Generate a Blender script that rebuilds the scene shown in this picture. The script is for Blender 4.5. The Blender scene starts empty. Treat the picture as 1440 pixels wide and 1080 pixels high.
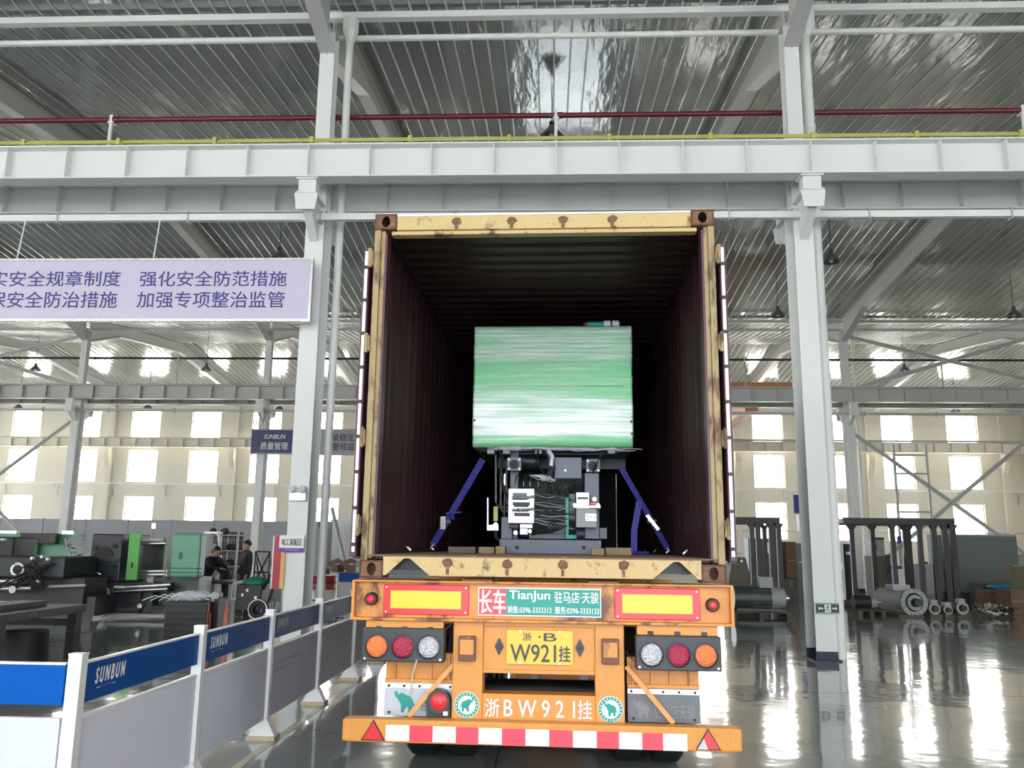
import bpy, math, random
from mathutils import Vector, Matrix, Euler
random.seed(7)
PI = math.pi
S = bpy.context.scene
COL = S.collection

# ------------------------------------------------------------------ camera
FPX, PITCH, ROLL, YAW, CAMH = 1182.83, .1897, .0125, .0457, 1.6
cp, sp = math.cos(PITCH), math.sin(PITCH)
FW = Vector((-math.sin(YAW)*cp, math.cos(YAW)*cp, sp))
R0 = Vector((math.cos(YAW), math.sin(YAW), 0)); U0 = R0.cross(FW)
RT = R0*math.cos(ROLL) + U0*math.sin(ROLL)
UP = U0*math.cos(ROLL) - R0*math.sin(ROLL)
CAM = Vector((0, 0, CAMH))
cd = bpy.data.cameras.new('camera'); co = bpy.data.objects.new('camera', cd); COL.objects.link(co)
m = Matrix((RT, UP, -FW)).transposed().to_4x4(); m.translation = CAM
co.matrix_world = m
cd.sensor_width = 36; cd.lens = FPX*36/1440; cd.clip_end = 400
S.camera = co
# ------------------------------------------------------------------ light
SKY = 9.0          # overcast daylight outside the gates
WIN_BACK, WIN_FRONT = 9.0, 12.0   # daylight in the frosted panes
S.view_settings.view_transform = 'Standard'; S.view_settings.look = 'None'
S.view_settings.gamma = 1; S.view_settings.use_curve_mapping = False
S.view_settings.exposure = 0.12
w = bpy.data.worlds.new('world'); S.world = w; w.use_nodes = True
bg = w.node_tree.nodes['Background']; bg.inputs[0].default_value = (.86, .93, 1, 1); bg.inputs[1].default_value = SKY

def portal(name, loc, sx, sz, toward):
    l = bpy.data.lights.new(name, 'AREA'); l.shape = 'RECTANGLE'; l.size = sx; l.size_y = sz
    l.cycles.is_portal = True
    o = bpy.data.objects.new(name, l); COL.objects.link(o); o.location = loc
    o.rotation_euler = (PI/2 if toward > 0 else -PI/2, 0, 0)
portal('gate_light', (.6, -8.2, 2.9), 8.4, 5.6, 1)
portal('back_gate_light', (.9, 52, 2.4), 4.6, 4.8, -1)

# pixel (1440x1080 frame) -> point of the hall on a given plane
def ray(px, py): return FW + RT*((px-720)/FPX) - UP*((py-540)/FPX)
def P(px, py, Y):
    d = ray(px, py); return CAM + d*(Y/d.y)
def F(px, py, z=0):
    d = ray(px, py); return CAM + d*((z-CAMH)/d.z)
TX, TY, TYAW, Z0 = -.0588, 5.7252, -.0236, 1.3746
def T(px, py, v=0):
    n = Vector((-math.sin(TYAW), math.cos(TYAW), 0)); d = ray(px, py)
    q = CAM + d*(((Vector((TX, TY, 0))+n*v-CAM).dot(n))/d.dot(n))
    dx, dy = q.x-TX, q.y-TY; c, s = math.cos(TYAW), math.sin(TYAW)
    return Vector((dx*c+dy*s, -dx*s+dy*c, q.z))

# ------------------------------------------------------------------ materials
def mat(name, col, rough=.5, metal=0, var=.12, scale=4, bump=0, bscale=40, emit=0, coat=0, stretch=None, spec=None):
    m = bpy.data.materials.new(name); m.use_nodes = True
    nt = m.node_tree; b = nt.nodes['Principled BSDF']; L = nt.links.new
    b.inputs['Roughness'].default_value = rough; b.inputs['Metallic'].default_value = metal
    if spec is not None: b.inputs['Specular IOR Level'].default_value = spec
    if coat: b.inputs['Coat Weight'].default_value = coat; b.inputs['Coat Roughness'].default_value = .08
    tc = nt.nodes.new('ShaderNodeTexCoord'); mp = nt.nodes.new('ShaderNodeMapping'); L(tc.outputs['Object'], mp.inputs[0])
    if stretch: mp.inputs['Scale'].default_value = stretch
    n = nt.nodes.new('ShaderNodeTexNoise'); n.inputs['Scale'].default_value = scale; n.inputs['Detail'].default_value = 5
    L(mp.outputs[0], n.inputs['Vector'])
    mx = nt.nodes.new('ShaderNodeMix'); mx.data_type = 'RGBA'
    mx.inputs[6].default_value = [c*(1-var) for c in col]+[1]; mx.inputs[7].default_value = [min(1, c*(1+var)) for c in col]+[1]
    L(n.outputs[0], mx.inputs[0]); L(mx.outputs[2], b.inputs['Base Color'])
    if bump:
        n2 = nt.nodes.new('ShaderNodeTexNoise'); n2.inputs['Scale'].default_value = bscale; L(mp.outputs[0], n2.inputs['Vector'])
        bp = nt.nodes.new('ShaderNodeBump'); bp.inputs['Strength'].default_value = bump; bp.inputs['Distance'].default_value = .02
        L(n2.outputs[0], bp.inputs['Height']); L(bp.outputs[0], b.inputs['Normal'])
    if emit:
        b.inputs['Emission Color'].default_value = (*col, 1); b.inputs['Emission Strength'].default_value = emit
    return m
def worn(name, col, rust=(.09, .035, .018), amount=.5, scale=6, rough=.5, mid=None, stretch=(1, 1, 1)):
    m = mat(name, col, rough, var=.1, scale=scale*2)
    nt = m.node_tree; b = nt.nodes['Principled BSDF']; L = nt.links.new
    old = b.inputs['Base Color'].links[0].from_socket
    tc = nt.nodes.new('ShaderNodeTexCoord'); mp = nt.nodes.new('ShaderNodeMapping'); mp.inputs['Scale'].default_value = stretch
    L(tc.outputs['Object'], mp.inputs[0])
    n = nt.nodes.new('ShaderNodeTexNoise'); n.inputs['Scale'].default_value = scale; n.inputs['Detail'].default_value = 9; n.inputs['Roughness'].default_value = .65
    L(mp.outputs[0], n.inputs['Vector'])
    r = nt.nodes.new('ShaderNodeValToRGB'); r.color_ramp.elements[0].position = .72-amount*.35; r.color_ramp.elements[1].position = .8-amount*.3
    L(n.outputs[0], r.inputs[0])
    mx = nt.nodes.new('ShaderNodeMix'); mx.data_type = 'RGBA'; L(r.outputs[0], mx.inputs[0]); L(old, mx.inputs[6]); mx.inputs[7].default_value = (*rust, 1)
    L(mx.outputs[2], b.inputs['Base Color'])
    bp = nt.nodes.new('ShaderNodeBump'); bp.inputs['Strength'].default_value = .25; bp.inputs['Distance'].default_value = .004
    L(n.outputs[0], bp.inputs['Height']); L(bp.outputs[0], b.inputs['Normal'])
    return m
def emission(name, col, st):
    m = bpy.data.materials.new(name); m.use_nodes = True; nt = m.node_tree
    b = nt.nodes['Principled BSDF']; b.inputs['Base Color'].default_value = (.8, .8, .8, 1); b.inputs['Roughness'].default_value = .3
    b.inputs['Emission Color'].default_value = (*col, 1); b.inputs['Emission Strength'].default_value = st
    return m
M = dict(
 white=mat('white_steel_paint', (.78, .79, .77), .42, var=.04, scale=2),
 greysteel=mat('grey_steel_paint', (.42, .43, .42), .45, var=.08),
 cream=mat('cream_wall_plaster', (.80, .75, .64), .75, var=.04, scale=.6),
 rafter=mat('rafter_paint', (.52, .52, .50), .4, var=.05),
 darkblue=mat('dark_blue_base_paint', (.02, .025, .06), .5, var=.3, scale=12),
 frame=mat('window_frame_paint', (.55, .55, .5), .5),
 redpipe=mat('red_pipe_paint', (.12, .006, .015), .35, var=.15),
 yellow=mat('yellow_conductor', (.50, .49, .12), .4),
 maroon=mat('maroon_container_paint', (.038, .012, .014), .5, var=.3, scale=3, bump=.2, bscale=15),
 maroonrod=mat('maroon_door_paint', (.10, .03, .05), .4, var=.3, scale=9),
 contyel=worn('worn_cream_yellow_paint', (.62, .45, .20), (.12, .045, .02), .46, 7),
 contpost=worn('dirty_yellow_post_paint', (.40, .29, .14), (.12, .06, .03), .62, 6, stretch=(2, 1, .6)),
 darkwood=mat('dirty_pallet_wood', (.12, .095, .07), .8, var=.3, scale=9),
 casting=worn('rusty_casting', (.20, .09, .05), (.45, .30, .17), .35, 14, .65),
 traily=worn('worn_orange_paint', (.72, .30, .07), (.17, .06, .035), .56, 5, .42, stretch=(1, 1, .45)),
 traily2=worn('orange_paint', (.74, .31, .06), (.30, .11, .05), .18, 5, .38),
 black=mat('black_rubber', (.012, .012, .014), .6, var=.3, scale=20),
 darkgrey=mat('dark_grey_plastic', (.045, .048, .056), .45, var=.15, scale=8),
 cast=mat('dark_grey_machine_paint', (.028, .031, .037), .4, var=.2, scale=5),
 bluegrey=mat('blue_grey_machine_paint', (.13, .14, .20), .4, var=.08),
 steel=mat('bright_steel', (.62, .62, .62), .25, .9, var=.1),
 zinc=mat('zinc_white', (.85, .85, .87), .3, .2, var=.05),
 red=mat('red_reflector', (.78, .035, .05), .3, var=.06),
 magenta=mat('dark_red_lens', (.42, .01, .06), .12, var=.1, bump=.6, bscale=90),
 amber=mat('amber_lens', (.85, .20, .05), .12, var=.15, bump=.6, bscale=90),
 clear=mat('clear_lens', (.62, .62, .66), .1, .5, var=.25, bump=.8, bscale=90),
 refyel=mat('yellow_reflector', (.93, .63, .04), .3, var=.05),
 plateyel=mat('licence_plate_yellow', (.85, .58, .06), .35, var=.04),
 tapewhite=worn('white_reflective_tape', (.85, .84, .84), (.35, .30, .32), .14, 16, .3),
 tapered=mat('red_reflective_tape', (.80, .05, .09), .3, var=.08),
 text=mat('white_lettering', (.85, .85, .83), .4, var=.03),
 textblack=mat('black_lettering', (.02, .02, .025), .4),
 textgrey=mat('grey_lettering', (.28, .28, .30), .5),
 textnavy=mat('violet_lettering', (.06, .055, .26), .4),
 teal=mat('teal_print', (.01, .33, .27), .4, var=.08),
 fgreen=mat('machine_green', (.17, .68, .28), .35, var=.05),
 mint=mat('mint_machine_cover', (.13, .36, .24), .35, var=.04),
 green=mat('green_guard_paint', (.10, .42, .07), .35, var=.06),
 strap=mat('blue_webbing', (.05, .045, .30), .55, var=.1, bump=.3, bscale=120),
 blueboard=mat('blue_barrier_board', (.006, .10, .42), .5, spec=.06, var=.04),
 blueboard_dim=mat('dimmed_blue_board', (.008, .07, .26), .45, spec=.1, var=.04),  # blue board again, with weaker side light darkened into the colour
 greyboard=mat('grey_barrier_board', (.66, .67, .76), .5, spec=.12, var=.03),
 aluminium=mat('white_post_paint', (.80, .80, .80), .3, .1, var=.03),
 banner=mat('lilac_banner_print', (.63, .57, .72), .4, var=.03),
 navy=mat('navy_sign_print', (.035, .04, .16), .35),
 signgrey=mat('grey_sign_print', (.35, .35, .40), .4),
 signred=mat('sign_red_print', (.42, .03, .05), .35), signorange=mat('sign_orange_print', (.75, .38, .12), .35),
 purple=mat('purple_print', (.12, .03, .30), .4),
 exitgreen=mat('exit_green', (.01, .06, .04), .3),
 board=mat('grey_green_board', (.135, .165, .16), .5, var=.05),
 wain=mat('grey_partition_panel', (.36, .36, .40), .45, var=.05),
 brown=mat('brown_cardboard', (.17, .105, .065), .8, var=.15, scale=6),
 wood=mat('raw_wood', (.34, .24, .14), .75, var=.25, scale=9, stretch=(1, 6, 6)),
 dark=mat('black_steel', (.018, .017, .017), .45, var=.3, scale=8),
 olive=mat('olive_brown_panel', (.13, .11, .075), .6, var=.15),
 cabinet=mat('grey_cabinet_paint', (.38, .39, .38), .45, var=.05),
 motorg=mat('motor_green_grey', (.05, .068, .066), .35, var=.15),
 bluetarp=mat('blue_tarpaulin', (.02, .17, .27), .5, var=.2, bump=.5, bscale=8),
 bagw=mat('white_plastic_bag', (.72, .72, .80), .3, var=.1, bump=.8, bscale=14),
 copper=mat('copper_pipe', (.34, .10, .05), .3, .6, var=.25, scale=12),
 greencloth=mat('green_cloth', (.02, .24, .12), .6, var=.2),
 skin=mat('skin', (.50, .30, .22), .5, var=.06), hair=mat('black_hair', (.012, .010, .010), .5),
 jacket=mat('navy_work_jacket', (.018, .020, .030), .7, var=.2, scale=10), trouser=mat('dark_work_trousers', (.02, .02, .024), .75, var=.2),
 lampshade=mat('lamp_shade_grey', (.12, .12, .12), .4), orange=mat('crane_orange', (.62, .22, .06), .4),
 flap=worn('pale_mudflap', (.58, .60, .66), (.30, .30, .33), .22, 8, .5),
 flapdark=mat('dirty_grey_mudflap', (.20, .21, .23), .6, var=.3, scale=6),
 concrete=mat('outside_concrete', (.45, .45, .43), .8, var=.1),
 yellowline=mat('worn_yellow_floor_line', (.34, .32, .17), .2, var=.4, scale=6),
 pane_b=emission('daylit_back_pane', (1, .99, .94), WIN_BACK), pane_f=emission('daylit_front_pane', (.95, .98, 1), WIN_FRONT),
 blockfoot=mat('plywood_foot', (.50, .40, .28), .6),
 led=emission('lit_lamp', (1, .75, .5), 3),
)
def floor_material():
    m = mat('grey_green_epoxy_floor', (.275, .295, .285), .09, var=.16, scale=.35)
    nt = m.node_tree; b = nt.nodes['Principled BSDF']; L = nt.links.new
    tc = nt.nodes.new('ShaderNodeTexCoord')
    n = nt.nodes.new('ShaderNodeTexNoise'); n.inputs['Scale'].default_value = 1.3; n.inputs['Detail'].default_value = 3; L(tc.outputs['Object'], n.inputs[0])
    bp = nt.nodes.new('ShaderNodeBump'); bp.inputs['Strength'].default_value = .14; bp.inputs['Distance'].default_value = .05
    L(n.outputs[0], bp.inputs['Height']); L(bp.outputs[0], b.inputs['Normal'])
    n2 = nt.nodes.new('ShaderNodeTexNoise'); n2.inputs['Scale'].default_value = .8; n2.inputs['Detail'].default_value = 6; L(tc.outputs['Object'], n2.inputs[0])
    mr = nt.nodes.new('ShaderNodeMapRange'); mr.inputs[3].default_value = .05; mr.inputs[4].default_value = .16; L(n2.outputs[0], mr.inputs[0]); L(mr.outputs[0], b.inputs['Roughness'])
    b.inputs['Coat Weight'].default_value = .6; b.inputs['Coat Roughness'].default_value = .04
    L(bp.outputs[0], b.inputs['Coat Normal'])
    return m
M['floor'] = floor_material()
def ceiling_material():
    m = mat('glossy_grey_roof_sheet', (.34, .355, .345), .10, .5, var=.08, scale=.4)
    nt = m.node_tree; b = nt.nodes['Principled BSDF']; L = nt.links.new
    g = nt.nodes.new('ShaderNodeNewGeometry')
    mp = nt.nodes.new('ShaderNodeMapping'); mp.inputs['Scale'].default_value = (1, .22, 1); L(g.outputs['Position'], mp.inputs[0])
    n = nt.nodes.new('ShaderNodeTexNoise'); n.inputs['Scale'].default_value = 2.2; n.inputs['Detail'].default_value = 4; L(mp.outputs[0], n.inputs['Vector'])
    bp = nt.nodes.new('ShaderNodeBump'); bp.inputs['Strength'].default_value = .35; bp.inputs['Distance'].default_value = .06
    L(n.outputs[0], bp.inputs['Height']); L(bp.outputs[0], b.inputs['Normal'])
    return m
M['roof'] = ceiling_material()
M['rib'] = mat('roof_rib_highlight', (.62, .63, .61), .35, 0, var=.05)  # reflected highlights on the ribs put into the colour as a paler tone
def film_material():
    m = bpy.data.materials.new('stretch_film'); m.use_nodes = True; nt = m.node_tree; L = nt.links.new
    b = nt.nodes['Principled BSDF']; out = nt.nodes['Material Output']
    b.inputs['Base Color'].default_value = (.93, 1, .96, 1); b.inputs['Roughness'].default_value = .18; b.inputs['IOR'].default_value = 1.6; b.inputs['Coat Weight'].default_value = 1; b.inputs['Coat Roughness'].default_value = .1
    tc = nt.nodes.new('ShaderNodeTexCoord'); mp = nt.nodes.new('ShaderNodeMapping'); mp.inputs['Scale'].default_value = (.8, .8, 26); L(tc.outputs['Object'], mp.inputs[0])
    n = nt.nodes.new('ShaderNodeTexNoise'); n.inputs['Scale'].default_value = 1.6; n.inputs['Detail'].default_value = 6; L(mp.outputs[0], n.inputs['Vector'])
    n2 = nt.nodes.new('ShaderNodeTexNoise'); n2.inputs['Scale'].default_value = 1.5; n2.inputs['Detail'].default_value = 3
    mp2 = nt.nodes.new('ShaderNodeMapping'); mp2.inputs['Scale'].default_value = (.9, .9, 3.2); L(tc.outputs['Object'], mp2.inputs[0]); L(mp2.outputs[0], n2.inputs['Vector'])
    # window reflections painted in as whiter bands by height, over the film's own streaks
    sx = nt.nodes.new('ShaderNodeSeparateXYZ'); L(tc.outputs['Object'], sx.inputs[0])
    cr = nt.nodes.new('ShaderNodeValToRGB'); e = cr.color_ramp.elements
    mr = nt.nodes.new('ShaderNodeMapRange'); mr.inputs[1].default_value = 2.48; mr.inputs[2].default_value = 3.61; L(sx.outputs[2], mr.inputs[0]); L(mr.outputs[0], cr.inputs[0])
    e[0].position = 0; e[0].color = (.1,)*3+(1,); e[1].position = 1; e[1].color = (.12,)*3+(1,)
    for p_, c_ in ((.07, .05), (.11, .95), (.30, .75), (.40, .42), (.46, .12), (.60, .10), (.69, .12), (.74, .62), (.90, .40), (.95, .55)):
        q = e.new(p_); q.color = (c_,)*3+(1,)
    ad = nt.nodes.new('ShaderNodeMath'); ad.operation = 'ADD'; L(cr.outputs[0], ad.inputs[0]); L(n2.outputs[0], ad.inputs[1])
    ad2 = nt.nodes.new('ShaderNodeMath'); ad2.operation = 'MULTIPLY_ADD'; L(n.outputs[0], ad2.inputs[0]); ad2.inputs[1].default_value = 1.8; L(ad.outputs[0], ad2.inputs[2])
    r = nt.nodes.new('ShaderNodeMapRange'); r.inputs[1].default_value = 1.42; r.inputs[2].default_value = 2.42; r.inputs[3].default_value = .04; r.inputs[4].default_value = .86; L(ad2.outputs[0], r.inputs[0])
    tr = nt.nodes.new('ShaderNodeBsdfTransparent'); ms = nt.nodes.new('ShaderNodeMixShader')
    L(r.outputs[0], ms.inputs[0]); L(tr.outputs[0], ms.inputs[1]); L(b.outputs[0], ms.inputs[2]); L(ms.outputs[0], out.inputs[0])
    bp = nt.nodes.new('ShaderNodeBump'); bp.inputs['Strength'].default_value = .5; bp.inputs['Distance'].default_value = .01
    L(n.outputs[0], bp.inputs['Height']); L(bp.outputs[0], b.inputs['Normal'])
    return m
M['film'] = film_material()

# ------------------------------------------------------------------ mesh builder
class MB:
    def __init__(s): s.v = []; s.f = []; s.mi = []; s.cur = 0
    def add(s, vs, fs):
        o = len(s.v); s.v += [tuple(v) for v in vs]; s.f += [tuple(i+o for i in f) for f in fs]; s.mi += [s.cur]*len(fs); return s
    def box(s, x0, x1, y0, y1, z0, z1):
        x0, x1 = sorted((x0, x1)); y0, y1 = sorted((y0, y1)); z0, z1 = sorted((z0, z1))
        return s.add([(x0,y0,z0),(x1,y0,z0),(x1,y1,z0),(x0,y1,z0),(x0,y0,z1),(x1,y0,z1),(x1,y1,z1),(x0,y1,z1)],
                     [(0,3,2,1),(4,5,6,7),(0,1,5,4),(1,2,6,5),(2,3,7,6),(3,0,4,7)])
    def bar(s, p, q, w, h, up=(0,0,1)):
        p, q = Vector(p), Vector(q); d = (q-p).normalized(); u = Vector(up)
        if abs(d.dot(u)) > .98: u = Vector((0,1,0))
        a = d.cross(u).normalized(); b = a.cross(d).normalized()
        vs = []
        for c in (p, q):
            for i, j in ((-1,-1),(1,-1),(1,1),(-1,1)): vs.append(c+a*(i*w/2)+b*(j*h/2))
        return s.add(vs, [(0,3,2,1),(4,5,6,7),(0,1,5,4),(1,2,6,5),(2,3,7,6),(3,0,4,7)])
    def cyl(s, p, q, r, n=16, r2=None):
        p, q = Vector(p), Vector(q); d = (q-p).normalized(); r2 = r if r2 is None else r2
        u = Vector((0,0,1)) if abs(d.z) < .9 else Vector((1,0,0))
        a = d.cross(u).normalized(); b = a.cross(d)
        vs = [p+(a*math.cos(2*PI*i/n)+b*math.sin(2*PI*i/n))*r for i in range(n)]+[q+(a*math.cos(2*PI*i/n)+b*math.sin(2*PI*i/n))*r2 for i in range(n)]
        fs = [((i+1)%n, i, n+i, n+(i+1)%n) for i in range(n)]+[tuple(range(n)), tuple(range(2*n-1, n-1, -1))]
        return s.add(vs, fs)
    def tube(s, pts, r, n=8):
        pts = [Vector(p) for p in pts]; vs = []; fs = []; prev = None
        for i, p in enumerate(pts):
            d = (pts[min(i+1, len(pts)-1)]-pts[max(i-1, 0)]).normalized()
            u = prev if prev is not None else (Vector((0,0,1)) if abs(d.z) < .9 else Vector((1,0,0)))
            a = d.cross(u); a = a.normalized() if a.length > 1e-5 else Vector((1,0,0)); b = a.cross(d).normalized(); prev = b
            vs += [p+(a*math.cos(2*PI*k/n)+b*math.sin(2*PI*k/n))*r for k in range(n)]
        for i in range(len(pts)-1):
            for k in range(n): fs.append((i*n+(k+1)%n, i*n+k, (i+1)*n+k, (i+1)*n+(k+1)%n))
        fs += [tuple(range(n)), tuple(range(len(vs)-1, len(vs)-n-1, -1))]
        return s.add(vs, fs)
    def prism(s, poly, a, b, axis='y'):
        n = len(poly)
        def mk(p, t): return {'y': (p[0], t, p[1]), 'x': (t, p[0], p[1]), 'z': (p[0], p[1], t)}[axis]
        vs = [mk(p, a) for p in poly]+[mk(p, b) for p in poly]
        fs = [tuple(range(n)), tuple(range(2*n-1, n-1, -1))]+[((i+1)%n, i, n+i, n+(i+1)%n) for i in range(n)]
        return s.add(vs, fs)
    def lathe(s, prof, o, axis='z', n=20):
        o = Vector(o); vs = []; fs = []
        for r, t in prof:
            for k in range(n):
                c, d = r*math.cos(2*PI*k/n), r*math.sin(2*PI*k/n)
                vs.append(o+Vector({'z': (c, d, t), 'y': (c, t, d), 'x': (t, c, d)}[axis]))
        for i in range(len(prof)-1):
            for k in range(n): fs.append((i*n+k, i*n+(k+1)%n, (i+1)*n+(k+1)%n, (i+1)*n+k))
        return s.add(vs, fs)
    def blob(s, c, rx, ry, rz, n=12, m_=8, jit=0):
        c = Vector(c); vs = []; fs = []
        for i in range(m_+1):
            t = PI*i/m_
            for k in range(n):
                j = 1+random.uniform(-jit, jit)
                vs.append(c+Vector((rx*math.sin(t)*math.cos(2*PI*k/n)*j, ry*math.sin(t)*math.sin(2*PI*k/n)*j, rz*math.cos(t)*j)))
        for i in range(m_):
            for k in range(n): fs.append((i*n+k, (i+1)*n+k, (i+1)*n+(k+1)%n, i*n+(k+1)%n))
        return s.add(vs, fs)
    def mesh(s, name, ms, smooth=False):
        me = bpy.data.meshes.new(name); me.from_pydata(s.v, [], s.f)
        for m_ in (ms if isinstance(ms, (list, tuple)) else [ms]): me.materials.append(m_)
        if any(s.mi): me.polygons.foreach_set('material_index', s.mi)
        me.validate(); me.update()
        import bmesh
        bm = bmesh.new(); bm.from_mesh(me); bmesh.ops.remove_doubles(bm, verts=bm.verts, dist=1e-6); bmesh.ops.recalc_face_normals(bm, faces=bm.faces); bm.to_mesh(me); bm.free()
        if smooth:
            me.shade_smooth(); me.set_sharp_from_angle(angle=.6)
        return me
    def build(s, name, ms, parent=None, smooth=False, bevel=0, loc=None, rz=0):
        o = bpy.data.objects.new(name, s.mesh(name, ms, smooth)); COL.objects.link(o)
        if parent: o.parent = parent
        if loc: o.location = loc
        if rz: o.rotation_euler.z = rz
        if bevel:
            b = o.modifiers.new('bevel', 'BEVEL'); b.width = bevel; b.segments = 2; b.limit_method = 'ANGLE'; b.harden_normals = False
        return o
def tag(o, label=None, cat=None, group=None, kind=None):
    if label: o['label'] = label
    if cat: o['category'] = cat
    if group: o['group'] = group
    if kind: o['kind'] = kind
    return o
def empty(name, loc=(0,0,0), rz=0, label=None, cat=None, group=None, kind=None):
    o = bpy.data.objects.new(name, None); COL.objects.link(o); o.location = loc; o.rotation_euler.z = rz; o.empty_display_size = .1
    return tag(o, label, cat, group, kind)
def struct(o): o['kind'] = 'structure'; return o
def inst(o, name, loc, parent=None, rot=None):
    c = bpy.data.objects.new(name, o.data); COL.objects.link(c); c.location = loc; c.parent = parent
    if rot: c.rotation_euler = rot
    return c
def copy_tree(o, parent=None):
    c = o.copy(); COL.objects.link(c); c.parent = parent
    for ch in list(o.children): copy_tree(ch, c)
    return c
def text(s, x0, x1, z0, z1, y, material, parent, name='lettering', bold=.0, rotz=0, depth=.002, shear=0):
    """flat lettering fitted to a rectangle in the parent's x-z plane, facing -y"""
    c = bpy.data.curves.new('t', 'FONT'); c.body = s; c.size = 1; c.extrude = 0; c.shear = shear; c.resolution_u = 3
    o = bpy.data.objects.new('t', c); COL.objects.link(o)
    dg = bpy.context.evaluated_depsgraph_get(); me = bpy.data.meshes.new_from_object(o.evaluated_get(dg))
    bpy.data.objects.remove(o); bpy.data.curves.remove(c)
    xs = [v.co.x for v in me.vertices]; ys = [v.co.y for v in me.vertices]
    a, b, c_, d = min(xs), max(xs), min(ys), max(ys)
    for v in me.vertices:
        X = (v.co.x-a)/(b-a)*(x1-x0); Z = (v.co.y-c_)/(d-c_)*(z1-z0)
        v.co = (X, 0, Z)
    if bold:
        d_ = bold*.8*(z1-z0); vs = [tuple(v.co) for v in me.vertices]; fs = [tuple(p.vertices) for p in me.polygons]; n0 = len(vs); V = []; FF = []
        for i, (dx, dz) in enumerate(((0, 0), (d_, 0), (-d_, 0), (0, d_*.7), (0, -d_*.7))):
            V += [(x+dx, y_-.0006*i, z+dz) for x, y_, z in vs]; FF += [tuple(k+n0*i for k in f) for f in fs]
        bpy.data.meshes.remove(me); me = bpy.data.meshes.new(name); me.from_pydata(V, [], FF); me.update()
    me.materials.clear(); me.materials.append(material)
    t = bpy.data.objects.new(name, me); COL.objects.link(t); t.parent = parent
    t.location = (x0, y, z0); t.rotation_euler.z = rotz
    return t

# ================================================================== THE HALL
XC = [4.05+7.92*k for k in range(-6, 4)]          # column lines along X: -43.5 .. 27.8
Y1, Y2, Y3 = 13.2, 34.0, 51.8                      # near column row, far column row, back wall
XL, XR, YF = -44.4, 28.6, -8.0
struct(MB().box(XL-.3, XR+.3, YF-.3, Y3+.3, -.3, 0).build('floor', M['floor']))
struct(MB().box(-30, 30, YF-30, YF-.3, -.3, -.02).build('floor', M['concrete']))
struct(MB().box(-30, 30, Y3+.3, Y3+30, -.3, -.02).build('floor', M['concrete']))
# painted line and cut joints
struct(MB().box(-2.29, -2.22, -2, 10.5, 0, .002).build('trim_1', M['yellowline']))
j = MB()
for k in range(9): j.box(XL, XR, -3+6.6*k, -2.99+6.6*k, 0, .001)
for k in range(9): j.box(-40+7.92*k, -39.99+7.92*k, YF, Y3, 0, .001)
struct(j.build('trim_2', M['darkgrey']))

def wall_holes(name, x0, x1, z1, holes, y0, y1, material):
    xs = sorted({x0, x1, *[h[0] for h in holes], *[h[1] for h in holes]}); zs = sorted({0, z1, *[h[2] for h in holes], *[h[3] for h in holes]})
    mb = MB()
    for a, b in zip(xs, xs[1:]):
        run = None
        for c, d in zip(zs, zs[1:]):
            hole = any(h[0] <= (a+b)/2 <= h[1] and h[2] <= (c+d)/2 <= h[3] for h in holes)
            if not hole: run = (run[0] if run else c, d)
            if hole or d == z1:
                if run: mb.box(a, b, y0, y1, run[0], run[1])
                run = None
    return struct(mb.build(name, material))
ROWS = [(2.10, 4.37), (5.19, 7.25), (8.0, 9.75)]
WX = [-33.34+3.89*k for k in range(-2, 16)]
GATE_B = (-1.4, 3.2, 0, 4.8); GATE_F = (-3.6, 4.8, 0, 5.7)
def holes_for(gate):
    hs = [gate]
    for x in WX:
        for a, b in ROWS:
            if a < gate[3]+.3 and x+.93 > gate[0]-.3 and x-.93 < gate[1]+.3: continue
            hs.append((x-.93, x+.93, a, b))
    return hs
HB = holes_for(GATE_B); HF = holes_for(GATE_F)
wall_holes('wall_back', XL, XR, 11, HB, Y3, Y3+.3, M['cream'])
wall_holes('wall_front', XL, XR, 11, HF, YF-.3, YF, M['cream'])
def end_wall(name, xa, xb, ys):
    hs = [(y-.93, y+.93, a, b) for y in ys for a, b in ROWS]
    mb = MB(); cuts = sorted({YF, Y3, *[h[0] for h in hs], *[h[1] for h in hs]})
    for a, b in zip(cuts, cuts[1:]):
        if any(h[0] <= (a+b)/2 <= h[1] for h in hs):
            zz = [0]+[v for r in ROWS for v in r]+[12.4]
            for k in range(0, len(zz), 2): mb.box(xa, xb, a, b, zz[k], zz[k+1])
        else: mb.box(xa, xb, a, b, 0, 12.4)
    struct(mb.build(name, M['cream'])); return hs
HR_ADDED = end_wall('wall_right', XR, XR+.3, [36.5, 40.4])  # unseen windows added to brighten the back wall
HL_ADDED = end_wall('wall_left', XL-.3, XL, [-5.5+3.89*k for k in range(15)])  # window rows out of view, also added for more light inside

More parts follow.
